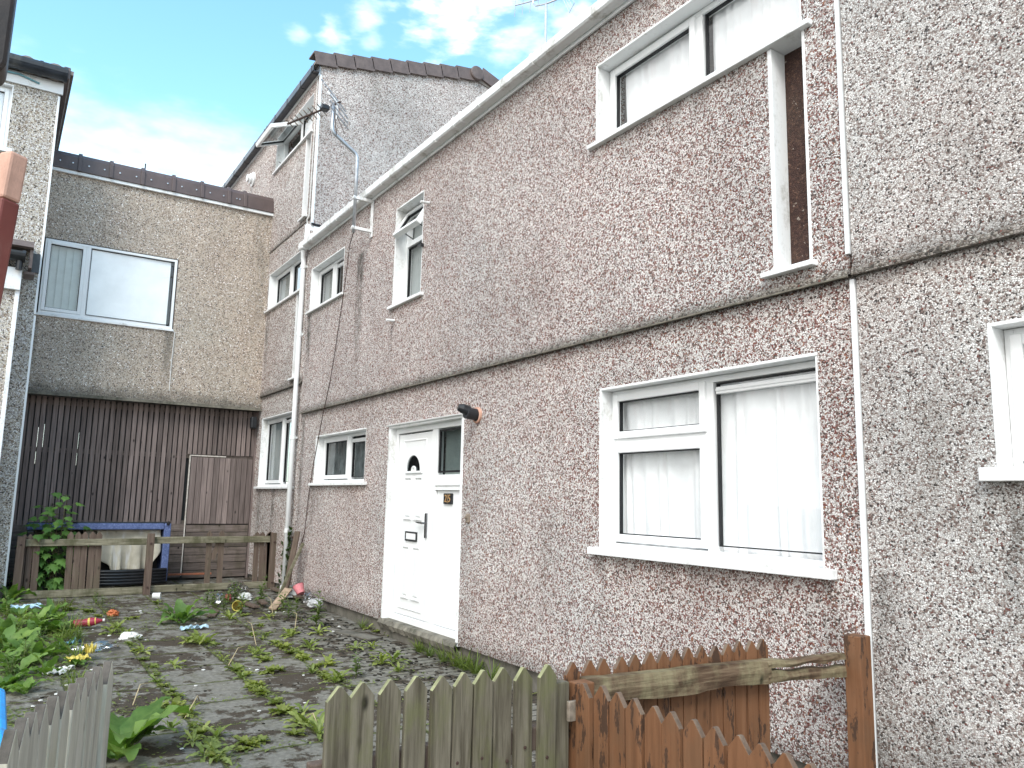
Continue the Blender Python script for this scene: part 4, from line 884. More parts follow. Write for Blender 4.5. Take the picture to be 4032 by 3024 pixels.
# old rail: splits into two prongs before the far post
def rail_piece(pts, hw, name):
    m = MB(); vs = []; fs = []; n = len(pts)
    for i, (yy, zt, zb) in enumerate(pts):
        q = mnoise.noise(Vector((yy * 9, 2, zt))) * .006
        vs += [(-2.47 + q, yy, zb + q), (-2.42 + q, yy, zb - q), (-2.415 - q, yy, (zt + zb) / 2 + q), (-2.425 + q, yy, zt - .002 + q), (-2.465, yy, zt + q)]
    for i in range(n - 1):
        for k in range(5): fs.append((i * 5 + k, i * 5 + (k + 1) % 5, i * 5 + 5 + (k + 1) % 5, i * 5 + 5 + k))
    fs += [(4, 3, 2, 1, 0), tuple((n - 1) * 5 + k for k in range(5))]
    m.add(vs, fs); return m.build(name, MAT['old_rail'], pf)
N_ = 18
rail_piece([(1.93 + (2.98 - 1.93) * i / N_, .838 - .022 * i / N_, .738 - .02 * i / N_ + .008 * math.sin(i * .6)) for i in range(N_ + 1)], 0, 'rail')
rail_piece([(2.96 + .6 * i / N_, .816 - .03 * i / N_ - .005 * math.sin(i * .3), .775 - .008 * i / N_ + .006 * math.sin(i * .9)) for i in range(N_ + 1)], 0, 'rail')
rail_piece([(2.96 + .6 * i / N_, .766 - .035 * i / N_ + .004 * math.sin(i * .8), .718 - .03 * i / N_ ) for i in range(N_ + 1)], 0, 'rail')
a = MB(); a.box(-2.43, -2.43 + .09, 3.53, 3.62, 0, .885); a.build('post', MAT['orange_wood'], pf, bevel=.006)
# front fence of next door
ff = empty('picket_fence', (-1.6, 1.82, 0), 'orange-brown painted picket fence with flaking paint at the bottom', 'fence')
ft = [(2308, 2693), (2373, 2700), (2441, 2727), (2505, 2751), (2573, 2778), (2647, 2802), (2732, 2832), (2810, 2859), (2902, 2890), (3000, 2927), (3092, 2961), (3193, 3005)]
for i, (a_, b_) in enumerate(ft):
    p = at(a_, b_, 1, 1.82)
    picket_mb(p.x, 1.82, .03, p.z - .03, .076, .02, 0, .042, R(random.uniform(-.9, .9))).build('picket', MAT['orange_wood'], ff, bevel=.002, tip=MAT['worn_tip'])
for k in range(4): picket_mb(p.x + .085 * (k + 1), 1.82, .03, .83, .083, .02, 0, .042).build('picket', MAT['orange_wood'], ff, bevel=.002, tip=MAT['worn_tip'])
a = MB(); a.box(-2.3, -.7, 1.833, 1.875, .6, .68); a.box(-2.3, -.7, 1.833, 1.875, .2, .28); a.build('rail', MAT['orange_wood'], ff, bevel=.004)
# yard gate of silvered pickets, swung open
gg = empty('garden_gate', (-2.35, .2, 0), 'silver-grey weathered picket gate standing open at the lower left', 'gate')
ga = [(426, 2610), (386, 2629), (354, 2652), (321, 2675), (291, 2698), (255, 2724), (213, 2747), (170, 2777), (131, 2806), (82, 2839), (43, 2880)]
gdir = math.atan2(.33 - .093, -2.67 + 2.096)
for i, (a_, b_) in enumerate(ga):
    p = at(a_, b_, 2, 1.0)
    picket_mb(p.x, p.y, .08, .925, .058, .024, gdir + math.pi, .06, R(random.uniform(-.9, .9))).build('picket', MAT['grey_wood'], gg, bevel=.003, tip=MAT['dark_tip'])
u_ = Vector((math.cos(gdir), math.sin(gdir), 0)); c0 = Vector((-2.68, .335, 0)); M = Matrix.Translation((c0.x, c0.y, 0)) @ Matrix.Rotation(gdir + math.pi, 4, 'Z')
for zz in (.25, .72): a = MB(); a.box(.03, .7, -.06, -.014, zz, zz + .08, M); a.build('rail', MAT['grey_wood'], gg, bevel=.004)

# far post-and-rail fence inside the yard
FX = -12.25
yf = empty('picket_fence', (FX, 2, .08), 'broken brown picket fence with mossy rails across the far end of the yard', 'fence')
for (y_, zt) in ((.33, .905), (1.885, .935), (3.62, .935)):
    a = MB(); a.box(FX + .025, FX + .1, y_ - .045, y_ + .045, .0, zt); po = a.build('post', MAT['brown_wood'], yf, bevel=.005)
    for zz in (.8, .2): n_ = MB(); n_.lathe([(0, 0), (.016, 0), (.014, .012), (0, .014)], Matrix.Translation((FX + .1, y_, zz)) @ Matrix.Rotation(R(90), 4, 'Y'), 8); n_.build('bolt', MAT['cable'], po)
for (ya, yb_, zt, zb) in ((.38, 1.84, .865, .775), (1.93, 3.575, .885, .79), (3.665, 3.9, .885, .79), (.38, 1.84, .2, .1), (1.93, 3.575, .21, .115), (3.665, 3.9, .21, .115)):
    if yb_ > 3.62: yb_ = 3.615 if ya < 3.6 else 3.64
    if ya > 3.64: continue
    a = MB(); a.box(FX - .02, FX + .024, ya, yb_, zb, zt); a.build('rail', MAT['rail_wood'], yf, bevel=.006)
a = MB(); a.box(FX - .02, FX + .024, 3.665, 3.69, .8, .88)
for (px_) in (245, 300, 355, 1040 - 0, 0): pass
def fy(px_, py_): return at(px_, py_, 0, FX - .03).y
for px_, top in ((85, .93), (108, .93), (140, .93), (272, .96), (300, .96), (328, .96), (358, .96), (385, .96), (818, .965), (866, .97), (1005, .95), (1030, .95), (1050, .93), (1090, .95), (1112, .95)):
    y_ = fy(px_, 2250)
    if y_ > 3.58: y_ = min(y_, 3.6)
    picket_mb(FX - .032, y_, .06, top - .06, .078, .018, R(90), .045, R(random.uniform(-.6, .6) - 1)).build('picket', MAT['brown_wood'], yf, bevel=.002)
br_ = MB(); M = Matrix.Translation((FX - .04, fy(835, 2200), .55)) @ Matrix.Rotation(R(-18), 4, 'X'); br_.box(-.008, .008, -.035, .035, -.0, .33, M); br_.build('picket', MAT['brown_wood'], yf, label='snapped picket hanging askew')

# near tall red post and beam at the left edge, bin
p0 = ray(56, 610) * 1.66 + EYE
rp = empty('gate_post', (p0.x, p0.y, 0), 'tall dark red gate post with pale sawn top at the left edge', 'post')
a = MB(); hw = .02; Mr = Matrix.Translation(p0) @ Matrix.Rotation(R(-3.2), 4, 'X') @ Matrix.Translation((0, 0, -p0.z)) @ Matrix.Rotation(R(35), 4, 'Z'); a.box(-hw, hw, -hw, hw, 0, p0.z - .105, Mr); a.build('shaft', MAT['redpost'], rp, bevel=.005)
a = MB(); a.box(-hw, hw, -hw, hw, p0.z - .104, p0.z, Mr); a.build('sawn_top', MAT['palewood'], rp, bevel=.006)
q = ray(36, 200) * 2.2 + EYE; zb = (ray(30, 350) * 2.2 + EYE).z
bm_ = empty('porch_beam', (q.x, q.y - 1.2, 0), 'dark brown rounded beam end poking in at the top left corner', 'beam')
a = MB(); n = 8; rr = .05; poly = [(zb + rr - rr * math.sin(math.pi / 2 * k / n), q.y - rr + rr * math.cos(math.pi / 2 * k / n)) for k in range(n + 1)]
poly = [(q.y - rr + rr * math.cos(-math.pi / 2 * k / n), zb + rr + rr * math.sin(-math.pi / 2 * k / n)) for k in range(n + 1)] + [(q.y - 1.5, zb), (q.y - 1.5, zb + .5), (q.y + .004, zb + .5)]
a.prism(poly, 0, q.x - .06, q.x + .06); a.build('beam', MAT['porch_dark'], bm_, bevel=.01)
a = MB(); a.box(q.x - .05, q.x + .05, q.y - 1.35, q.y - 1.25, 0, zb); a.build('post', MAT['porch_dark'], bm_, bevel=.01)
q = ray(33, 2900) * 2.0 + EYE
bn = empty('wheelie_bin', (q.x - .3, q.y - .26, 0), 'dark bin with bright blue lid at the bottom left corner', 'bin')
a = MB(); zt = q.z - .07; a.add([(q.x - .5, q.y - .45, .06), (q.x - .06, q.y - .45, .06), (q.x - .06, q.y - .05, .06), (q.x - .5, q.y - .05, .06), (q.x - .57, q.y - .52, zt), (q.x - .01, q.y - .52, zt), (q.x - .01, q.y - .01, zt), (q.x - .57, q.y - .01, zt)], [(0, 3, 2, 1), (4, 5, 6, 7), (0, 1, 5, 4), (1, 2, 6, 5), (2, 3, 7, 6), (3, 0, 4, 7)]); a.build('body', MAT['black'], bn, bevel=.02)
a = MB(); a.prism([(q.y - .55, zt), (q.y, zt), (q.y, q.z), (q.y - .1, q.z + .015), (q.y - .55, q.z + .04)], 0, q.x - .6, q.x); a.build('lid', MAT['binblue'], bn, bevel=.015)
for s_ in (-.5, -.08): a = MB(); a.lathe([(0, -.02), (.09, -.02), (.09, .02), (0, .02)], Matrix.Translation((q.x + s_, q.y - .5, .09)) @ Matrix.Rotation(R(90), 4, 'Y'), 16); a.build('wheel', MAT['black'], bn)

# ------------------------------------------------------------------ dumped sofa and junk behind the far fence
sf = empty('upturned_sofa', (-13.15, 1.35, .12), 'upturned sofa with blue patterned border and torn beige lining behind the far fence', 'sofa')
fx = -12.9
a = MB(); a.box(fx - .4, fx, .4, 2.17, .96, 1.05); a.box(fx - .4, fx, 2.17, 2.265, .2, 1.05); a.build('frame', MAT['bluecloth'], sf, bevel=.012)
a = MB(); a.box(fx - .4, fx - .01, .4, .5, .2, .955); a.build('end_panel', MAT['black'], sf, bevel=.02)
a = MB(); a.box(fx - .4, fx - .37, .5, 2.17, .2, .955); a.build('back_board', MAT['dark_room'], sf)
a = MB(); a.tube([(fx - .03, .4, 1.055), (fx - .03, 2.2, 1.06)], .014, 8); a.tube([(fx - .005, 2.21, 1.05), (fx + .012, 2.23, 1.055)], .03, 8); a.build('piping', MAT['black'], sf)
a = MB(); n, mR = 40, 14; vs = []; fs = []
for i in range(n + 1):
    y_ = 1.28 + .86 * i / n
    bot = .36 + (.0 if .3 < i / n < .85 else .25 * abs((i / n - .3) / .3) if i / n < .3 else .3 * (i / n - .85) / .15)
    for k in range(mR + 1):
        t_ = k / mR; z_ = .955 * (1 - t_) + bot * t_
        fold = .05 * math.sin(i * .55) * t_ + .05 * mnoise.noise(Vector((y_ * 5, z_ * 2, 3)))
        vs.append((fx - .12 + fold + .08 * t_, y_ + .02 * t_ * math.sin(i), z_))
for i in range(n):
    for k in range(mR): b_ = i * (mR + 1) + k; fs.append((b_, b_ + 1, b_ + mR + 2, b_ + mR + 1))
a.add(vs, fs).build('torn_lining', MAT['beige'], sf, smooth=True, solid=.003)
a = MB(); vs = []; fs = []
for i in range(9):
    for k in range(6):
        y_ = 1.1 + .3 * i / 8; t_ = k / 5; vs.append((fx - .16 + .06 * mnoise.noise(Vector((y_ * 8, t_ * 4, 7))), y_ + .12 * t_, .95 - t_ * (.3 + .25 * i / 8)))
for i in range(8):
    for k in range(5): b_ = i * 6 + k; fs.append((b_, b_ + 1, b_ + 7, b_ + 6))
a.add(vs, fs).build('torn_flap', MAT['beige'], sf, smooth=True, solid=.003)
a = MB(); a.box(fx - .2, fx - .17, 1.3, 1.33, .4, .95); a.build('slat', MAT['palewood'], sf)
a = MB()
for k in range(5): a.tube([(fx + .03, 1.0, .19 + .045 * k), (fx + .06, 1.6, .19 + .043 * k), (fx + .04, 2.24, .2 + .043 * k)], .027, 8)
setp(a.build('ribbed_pipe', MAT['black'], smooth=True), 'black ribbed plastic sheeting lying below the torn beige lining', 'plastic sheet')

# boards leaning against the downpipe
def board(pa, pb_, wd, th, mat, label, side=Vector((0, 1, 0)), cat='board'):
    pa, pb_ = Vector(pa), Vector(pb_); d = (pb_ - pa); L = d.length; d.normalize(); x = (side - d * side.dot(d)).normalized(); y = d.cross(x)
    M = Matrix((x, y, d)).transposed().to_4x4(); M.translation = pa
    m = MB(); m.box(-wd / 2, wd / 2, -th / 2, th / 2, 0, L, M); return setp(m.build('wooden_board', mat, bevel=.004), label, cat)
zb_ = gz(-11.4, 3.3)
t1 = at(1172, 2092, 1, 3.56); b1_ = at(1122, 2318, 1, 3.42)
board((b1_.x - .0, 3.42, b1_.z - .08), t1, .11, .022, MAT['brown_wood'], 'broad dark board leaning against the white downpipe', Vector((1, .35, 0)))
t2 = at(1194, 2138, 1, 3.58); b2_ = at(1098, 2332, 1, 3.3)
board((b2_.x, 3.3, b2_.z - .05), t2, .045, .035, MAT['rail_wood'], 'thin mossy stick leaning beside the broad dark board', Vector((1, 0, 0)))
def lay(pxa, pxb, wd, th, mat, label, lift=.02, side=Vector((0, 0, 1))):
    A, B = G(*pxa), G(*pxb); A.z += lift; B.z += lift; d = (B - A); L = d.length; d.normalize(); up = Vector((0, 0, 1)); x = up.cross(d).normalized(); y = d.cross(x)
    M = Matrix((x, y, d)).transposed().to_4x4(); M.translation = A; m = MB(); m.box(-wd / 2, wd / 2, -th / 2, th / 2, 0, L, M); return setp(m.build('wooden_board', mat, bevel=.004), label, 'board')
pl_pts = [at(1060, 2318, 1, 3.45), None]
A = G(1072, 2405); board((A.x, A.y, A.z + .02), (A.x - .35, A.y + .3, A.z + .22), .1, .025, MAT['tanwood'], 'pale broken board propped up in the litter heap', Vector((.4, 1, 0)))
lay((1180, 2368), (1075, 2330), .1, .03, MAT['brown_wood'], 'brown plank lying in front of the white carton', .05)
lay((1010, 2400), (950, 2378), .09, .025, MAT['brown_wood'], 'short brown plank lying behind the yellow cup', .03)
lay((1040, 2395), (1012, 2372), .08, .03, MAT['brown_wood'], 'short brown offcut beside the propped pale board', .06)
lay((850, 2412), (830, 2435), .09, .02, MAT['brown_wood'], 'small dark offcut left of the yellow cup', .02)
lay((1340, 2490), (1480, 2520), .16, .02, MAT['concrete'], 'loose dark slate lying on the paving near the door', .012)
lay((660, 2293), (830, 2288), .05, .03, MAT['clayred'], 'long orange batten on the ground by the sofa', .12)

# ------------------------------------------------------------------ litter
def crumple(name, P, sx, sy, sz, mat, label, cat, seed, parent=None, fl=.6):
    rnd = random.Random(seed); me = bmesh.new(); bmesh.ops.create_icosphere(me, subdivisions=3, radius=1)
    m = MB(); me.verts.ensure_lookup_table()
    for v in me.verts:
        n1 = mnoise.noise(v.co * 2.1 + Vector((seed, 0, 0))); n2 = mnoise.noise(v.co * 5 + Vector((0, seed, 0)))
        k = 1 + .35 * n1 + .22 * n2; c = v.co * k; c.z = max(c.z, -fl)
        m.v.append(Vector((P.x + c.x * sx, P.y + c.y * sy, P.z + (c.z + fl) * sz)))
    m.f = [tuple(v.index for v in f.verts) for f in me.faces]; me.free()
    return setp(m.build(name, mat, parent), label, cat) if parent is None else m.build(name, mat, parent)
def sheet(name, P, sx, sy, mat, label, cat, seed, rot=0, h=.04):
    m = MB(); n = 12; M = Matrix.Translation((P.x, P.y, P.z + .006)) @ Matrix.Rotation(rot, 4, 'Z'); vs = []; fs = []
    for i in range(n + 1):
        for k in range(n + 1):
            a_, b_ = i / n - .5, k / n - .5
            e = 1 + .25 * mnoise.noise(Vector((a_ * 3, b_ * 3, seed + 9)))
            z = h * abs(mnoise.noise(Vector((a_ * 4 + seed, b_ * 4, 0)))) * 1.6 + h * .5 * abs(mnoise.noise(Vector((a_ * 9, b_ * 9, seed))))
            vs.append(tuple(M @ Vector((a_ * sx * e, b_ * sy * e, z))))
    for i in range(n):
        for k in range(n): b_ = i * (n + 1) + k; fs.append((b_, b_ + n + 1, b_ + n + 2, b_ + 1))
    return setp(m.add(vs, fs).build(name, mat, solid=.0015), label, cat)
def cup(name, P, r1, r2, L, axis, mat, label, cat='cup'):
    d = Vector(axis).normalized(); q = d.to_track_quat('Z', 'Y').to_matrix().to_4x4(); q.translation = P + Vector((0, 0, max(r1, r2)))
    m = MB(); m.lathe([(0, .001), (r1, 0), (r2, L), (r2 + .004, L), (r2 - .004, L - .003), (r1 - .004, .006), (0, .006)], q, 22); return setp(m.build(name, mat, smooth=False), label, cat)
cup('plastic_cup', G(930, 2405), .05, .06, .17, (.75, -.15, .1), MAT['yellow'], 'yellow plastic tumbler lying on its side in the litter')
cup('plastic_cup', at(1184, 2360, 1, 3.52), .05, .075, .12, (-.5, -.2, .75), MAT['pink'], 'pink plastic cup tipped against the wall foot')
# carton with printing
cp = at(1134, 2354, 1, 3.5)
ct = empty('drink_carton', cp, 'white printed drinks carton standing at the wall corner', 'carton')
Mc = Matrix.Translation(cp) @ Matrix.Rotation(R(62), 4, 'Z') @ Matrix.Rotation(R(-12), 4, 'X')
m = MB(); m.box(-.115, .115, -.045, .045, .0, .165, Mc); m.build('box', MAT['lit_white'], ct, bevel=.004)
m = MB()
for s_, z_, sz in (('Fruit', .085, .062), ('Shoots', .04, .05)):
    vs, fs = tmesh(s_, sz, .0008); m.add([tuple(Mc @ Vector((p.x, -.0465 - p.z, p.y + z_))) for p in vs], fs)
m.build('lettering', MAT['ink'], ct)
m = MB(); m.lathe([(0, -.0462), (.013, -.0462), (0, -.0475)], Mc @ Matrix.Translation((.085, -.0925, .14)) @ Matrix.Rotation(R(90), 4, 'X') @ Matrix.Translation((0, 0, .0)), 10); m.build('print_spot', MAT['heart'], ct)
m = MB(); m.box(-.05, .05, -.0468, -.0455, .12, .145, Mc); m.box(-.1, -.09, -.0468, -.0455, .06, .14, Mc); m.build('print_panel', MAT['leafprint'], ct)
crumple('carrier_bag', at(1240, 2388, 1, 3.5), .15, .09, .06, MAT['bagfilm'], 'grubby black and white carrier bag at the foot of the wall', 'bag', 3)
crumple('carrier_bag', at(1212, 2372, 1, 3.5), .1, .07, .08, MAT['clearfilm'], 'grey see-through bag behind the black and white bag', 'bag', 13)
crumple('plastic_wrap', G(940, 2338), .35, .12, .1, MAT['clearfilm'], 'clear plastic packaging crushed below the lower rail', 'packaging', 5)
crumple('plastic_tub', G(860, 2378), .1, .09, .08, MAT['clearfilm'], 'clear plastic tub left of the yellow tumbler', 'tub', 6)
crumple('paper_bag', G(965, 2362), .16, .08, .06, MAT['lit_white'], 'crumpled white paper just behind the yellow tumbler', 'paper', 8)
crumple('drink_can', G(898, 2362), .07, .04, .05, MAT['lit_red'], 'flattened red can left of the crumpled white paper', 'can', 9)
cup('plastic_bottle', G(600, 2360), .04, .045, .1, (.3, .8, .0), MAT['lit_white'], 'small white pot lying by the middle fence post', 'pot')
# red bottle
bp = G(330, 2475); bo = empty('drinks_bottle', bp, 'crushed bottle with red and yellow label among the dock leaves', 'bottle')
qd = Vector((.25, .9, .12)).normalized().to_track_quat('Z', 'Y').to_matrix().to_4x4(); qd.translation = bp + Vector((0, -.1, .05))
m = MB(); m.lathe([(0, -.0), (.04, .0), (.046, .02), (.038, .09), (.045, .16), (.04, .2), (.026, .24), (.014, .26), (.014, .28), (0, .28)], qd, 18); m.build('body', MAT['lit_red'], bo, smooth=True)
m = MB(); m.lathe([(.043, .14), (.0465, .142), (.0465, .16), (.043, .162)], qd, 18); m.lathe([(.034, .205), (.041, .207), (.037, .215), (.03, .22)], qd, 18); m.build('yellow_band', MAT['yellow'], bo)
m = MB(); m.lathe([(.0, .28), (.016, .28), (.016, .3), (0, .3)], qd, 14); m.build('cap', MAT['lit_white'], bo)
crumple('sweet_wrapper', G(443, 2425), .07, .06, .045, MAT['lit_orange'], 'crumpled bright orange wrapper in the middle of the yard', 'wrapper', 11)
sheet('face_mask', G(112, 2412) + Vector((0, 0, .05)), .2, .32, MAT['lit_blue'], 'pale blue packet lying at the far left by the fence', 'packet', 2, .2)
sheet('snack_packet', G(760, 2478), .1, .26, MAT['lit_blue'], 'flat pale blue packet in front of the leafy clump', 'packet', 4, .1)
sheet('snack_packet', G(273, 2538), .12, .16, MAT['lit_teal'], 'small dark teal packet among the left-hand weeds', 'packet', 14, .4)
crumple('carrier_bag', G(365, 2562), .12, .2, .05, MAT['clearfilm'], 'clear and white bag spread on the paving near the gate', 'bag', 15)
sheet('paper_scrap', G(345, 2560), .14, .2, MAT['lit_white'], 'white paper under the clear bag near the gate', 'paper', 16, 0)
sheet('rubber_glove', G(300, 2620) + Vector((0, 0, .04)), .11, .17, MAT['yellow'], 'crumpled yellow glove among the weeds behind the gate', 'glove', 20, .4, .04)
sheet('rubber_glove', G(352, 2600) + Vector((0, 0, .05)), .07, .13, MAT['yellow'], 'upright yellow wrapper scrap beside the yellow glove', 'wrapper', 21, 1.2, .1)
sheet('paper_scrap', G(215, 2650), .2, .2, MAT['lit_white'], 'white paper with blue print among weeds above the gate', 'paper', 22, 1.0)
crumple('paper_scrap', G(510, 2522), .07, .1, .05, MAT['lit_white'], 'screwed-up white paper on the bare paving mid-yard', 'paper', 23)
# small white scraps, scattered
sp = None
scr = [(537, 2408), (552, 2408), (338, 2405), (575, 2522), (433, 2529), (463, 2533), (898, 2521), (480, 2490), (520, 2480), (300, 2516), (262, 2700), (223, 2735), (290, 2680), (160, 2760), (130, 2783), (575, 2565), (880, 2430), (920, 2424), (1060, 2410), (1085, 2412), (1118, 2410), (1310, 2488), (1335, 2468), (1345, 2500), (985, 2635), (1012, 2640), (1195, 2660), (1200, 2769), (715, 2950), (1760, 2593), (1800, 2600), (1690, 2588), (645, 2700), (800, 2640), (770, 2455), (790, 2470), (430, 2505), (365, 2480), (190, 2440), (60, 2430), (50, 2490), (35, 2560), (770, 2702), (1020, 2802), (1310, 2440), (555, 2415), (60, 2680), (360, 2640), (400, 2560), (1250, 2600)]
for i, q_ in enumerate(scr):
    P = G(*q_); s = random.uniform(.018, .04)
    if sp is None:
        sp = crumple('litter_scrap', P, .03, .03, .014, MAT['lit_white'], 'tiny white scrap of litter scattered on the paving', 'litter', 31); sp['group'] = 'white litter scraps'; o = sp
    else:
        o = sp.copy(); col.objects.link(o)
    o.location = P; o.rotation_euler = (0, 0, random.uniform(0, 6.28)); k_ = random.uniform(.25, .6); o.scale = (k_, k_ * random.uniform(.6, 1.2), k_)

# ------------------------------------------------------------------ plants
def blade(mb, base, az, L, W, el, droop, lobes=0, segs=8, fold=.25, wav=0.0, rnd=random, stalk=.0, tipw=1.0, twist=0):
    """one leaf: a folded strip bending outwards from base"""
    p = Vector(base); vs = []; fs = []; d = Vector((math.cos(az), math.sin(az), 0)); sd = Vector((-d.y, d.x, 0)); n0 = rnd.uniform(0, 50)
    for i in range(segs + 1):
        t = i / segs; e = el - droop * t ** 1.3
        if i: p = p + (d * math.cos(e) + Vector((0, 0, math.sin(e)))) * (L / segs)
        if t < stalk: w_ = .06
        else:
            tt = (t - stalk) / (1 - stalk); w_ = math.sin(math.pi * min(1, .06 + .94 * tt) ** (.8 * tipw)) ** .75
            if lobes: w_ *= (.62 + .38 * ((tt * lobes) % 1.0)) * (.45 + .7 * tt)
        w_ = max(w_, .04) * W / 2; wz = wav * math.sin(i * 1.7 + n0)
        nrm = Vector((0, 0, 1)) * math.cos(e) - d * math.sin(e)
        tw = sd * math.cos(twist * t) + nrm * math.sin(twist * t)
        vs += [tuple(p - tw * w_ + nrm * (w_ * fold + wz)), tuple(p), tuple(p + tw * w_ + nrm * (w_ * fold - wz))]
    for i in range(segs): a_ = i * 3; fs += [(a_, a_ + 3, a_ + 4, a_ + 1), (a_ + 1, a_ + 4, a_ + 5, a_ + 2)]
    mb.add(vs, fs)
def rosette(rnd, n, L, W, lobes, el=(.15, .8), droop=.7):
    m = MB()
    for i in range(n):
        az = 6.283 * i / n + rnd.uniform(-.5, .5); blade(m, (0, 0, .005), az, L * rnd.uniform(.6, 1.1), W * rnd.uniform(.7, 1.1), rnd.uniform(*el), rnd.uniform(.4, 1.2) * droop, lobes, 10 if lobes else 8, .3, .004, rnd, .12, twist=rnd.uniform(-.5, .5))
    return m
def dockm(rnd, n, L, W):
    m = MB()
    for i in range(n):
        az = 6.283 * i / n * 1.6 + rnd.uniform(-.6, .6); r_ = rnd.uniform(0, .03)
        blade(m, (r_ * math.cos(az), r_ * math.sin(az), .0), az, L * rnd.uniform(.55, 1.1), W * rnd.uniform(.7, 1.15), rnd.uniform(.6, 1.4), rnd.uniform(.5, 1.7), 0, 12, .3, .012, rnd, .25, .8, rnd.uniform(-.6, .6))
    return m
def stalky(rnd, h, nl, LL, LW):
    st, lv = MB(), MB()
    for s_ in range(rnd.randint(2, 3)):
        az = rnd.uniform(0, 6.28); ln = rnd.uniform(.05, .3); hh = h * rnd.uniform(.6, 1)
        pts = [(ln * hh * t * t * math.cos(az), ln * hh * t * t * math.sin(az), hh * t) for t in [i / 6 for i in range(7)]]
        st.tube(pts, [.006 - .0007 * i for i in range(7)], 5)
        for k in range(nl):
            t = .15 + .85 * k / nl; q = (ln * hh * t * t * math.cos(az), ln * hh * t * t * math.sin(az), hh * t)
            for s2_ in (0, 3.14): blade(lv, q, k * 1.9 + s2_ + rnd.uniform(-.3, .3), LL * (1.15 - .6 * t) * rnd.uniform(.8, 1.2), LW * (1.1 - .5 * t), rnd.uniform(.2, .8), rnd.uniform(.4, 1.2), 0, 5, .2, .0, rnd)
    return st, lv
def grassm(rnd, n, L):
    m = MB()
    for i in range(n):
        a_ = rnd.uniform(0, 6.28); r_ = rnd.uniform(0, .035); blade(m, (r_ * math.cos(a_), r_ * math.sin(a_), 0), a_ + rnd.uniform(-1, 1), L * rnd.uniform(.4, 1.1), .006, rnd.uniform(.8, 1.5), rnd.uniform(.4, 1.8), 0, 5, .1, 0, rnd)
    return m
rg = random.Random(21)
def proto_set(kind):
    out = []
    for i in range(4):
        if kind == 'dandelion': m = rosette(rg, rg.randint(9, 14), .165, .056, 4, (.2, 1.1), .9); mat = MAT['dandelion']
        elif kind == 'flat': m = rosette(rg, rg.randint(8, 15), .085, .036, 0, (.1, .9), .6); mat = MAT['cover']
        elif kind == 'dock': m = dockm(rg, rg.randint(9, 13), .4, .13); mat = MAT['dock']
        elif kind == 'grass': m = grassm(rg, 55, .22); mat = MAT['grass']
        else: m = None
        if kind == 'herb': out.append(stalky(rg, .34, 7, .1, .032)); continue
        out.append((m, mat))
    return out
PN = {'dandelion': 'dandelion', 'flat': 'rosette_weed', 'dock': 'dock_plant', 'grass': 'grass_tuft', 'herb': 'stalky_weed'}
PROTO = {}; used = {}
def plant(kind, P, s=1.0, label=None, group=None, var=None, rot=None):
    if kind not in PROTO: PROTO[kind] = proto_set(kind)
    i = rg.randrange(4) if var is None else var
    key = (kind, i)
    if key not in used:
        if kind == 'herb':
            st, lv = PROTO[kind][i]; o = empty(PN[kind], (0, 0, 0), 'x', 'plant')
            so_ = st.build('stem', MAT['stem'], o, smooth=True); lo = lv.build('foliage', MAT['herb'], o, recalc=False)
        else:
            m_, mat = PROTO[kind][i]; me = bpy.data.meshes.new(PN[kind]); me.from_pydata([tuple(v) for v in m_.v], [], m_.f); me.materials.append(mat)
            for p_ in me.polygons: p_.use_smooth = True
            o = bpy.data.objects.new(PN[kind], me); col.objects.link(o)
        used[key] = o
    else: o = copy_tree(used[key])
    o.location = P; o.rotation_euler = (0, 0, rg.uniform(0, 6.28) if rot is None else rot); o.scale = (s, s, s * rg.uniform(.85, 1.1))
    for k_ in ('group',):
        if k_ in o: del o[k_]
    setp(o, label, 'plant', group); return o
V7 = lambda x, y: G(x * .60760, y * .60760 + 2016)
V8 = lambda x, y: G(x * .60760 + 900, y * .60760 + 2016)
gd = dict(label='lobed dandelion rosette growing between the paving slabs', group='dandelions in the paving')
for (x, y, s) in ((760, 760, 1.0), (830, 800, .9), (1130, 1000, .8), (1290, 860, 1.5), (1340, 850, 1.3), (1220, 850, 1.2), (1650, 930, 1.1), (1690, 920, .8), (930, 910, 1.0), (1010, 1110, .8), (1560, 1080, .7), (1690, 1170, .8), (1220, 1310, .9), (1400, 1470, .9), (1410, 1600, 1.1), (1320, 1590, .9), (2000, 880, 1.0), (2060, 790, 1.0), (2170, 1090, .8), (1960, 1300, .8), (1980, 1400, 1.2), (2060, 1450, 1.2), (1450, 960, .7), (1890, 810, .9), (1740, 690, 1.0), (1490, 700, 1.1), (1560, 610, .9), (1020, 1290, .8), (1110, 1410, .8), (720, 790, .9), (1250, 1500, .8), (1300, 1450, .8), (2190, 1480, .9)): plant('dandelion', V7(x, y), s * .9, **gd)
for (x, y, s) in ((540, 890, .9), (930, 880, .8), (820, 890, .9), (2050, 1180, .7), (390, 800, .9), (640, 990, .9), (720, 1090, .9), (540, 1050, .7), (900, 760, .7), (1100, 1040, .8), (690, 1110, .9), (450, 1370, .8)): plant('dandelion', V8(x, y), s, **gd)
plant('dandelion', V8(1065, 975), 1.45, 'pale upright dandelion clump alone before the door', None, 0)
plant('dandelion', V8(985, 990), 1.0, 'smaller dandelion left of the pale clump before the door', None, 1)
gfl = dict(label='flat small-leaved weed clinging to a paving joint', group='flat weeds in the paving joints')
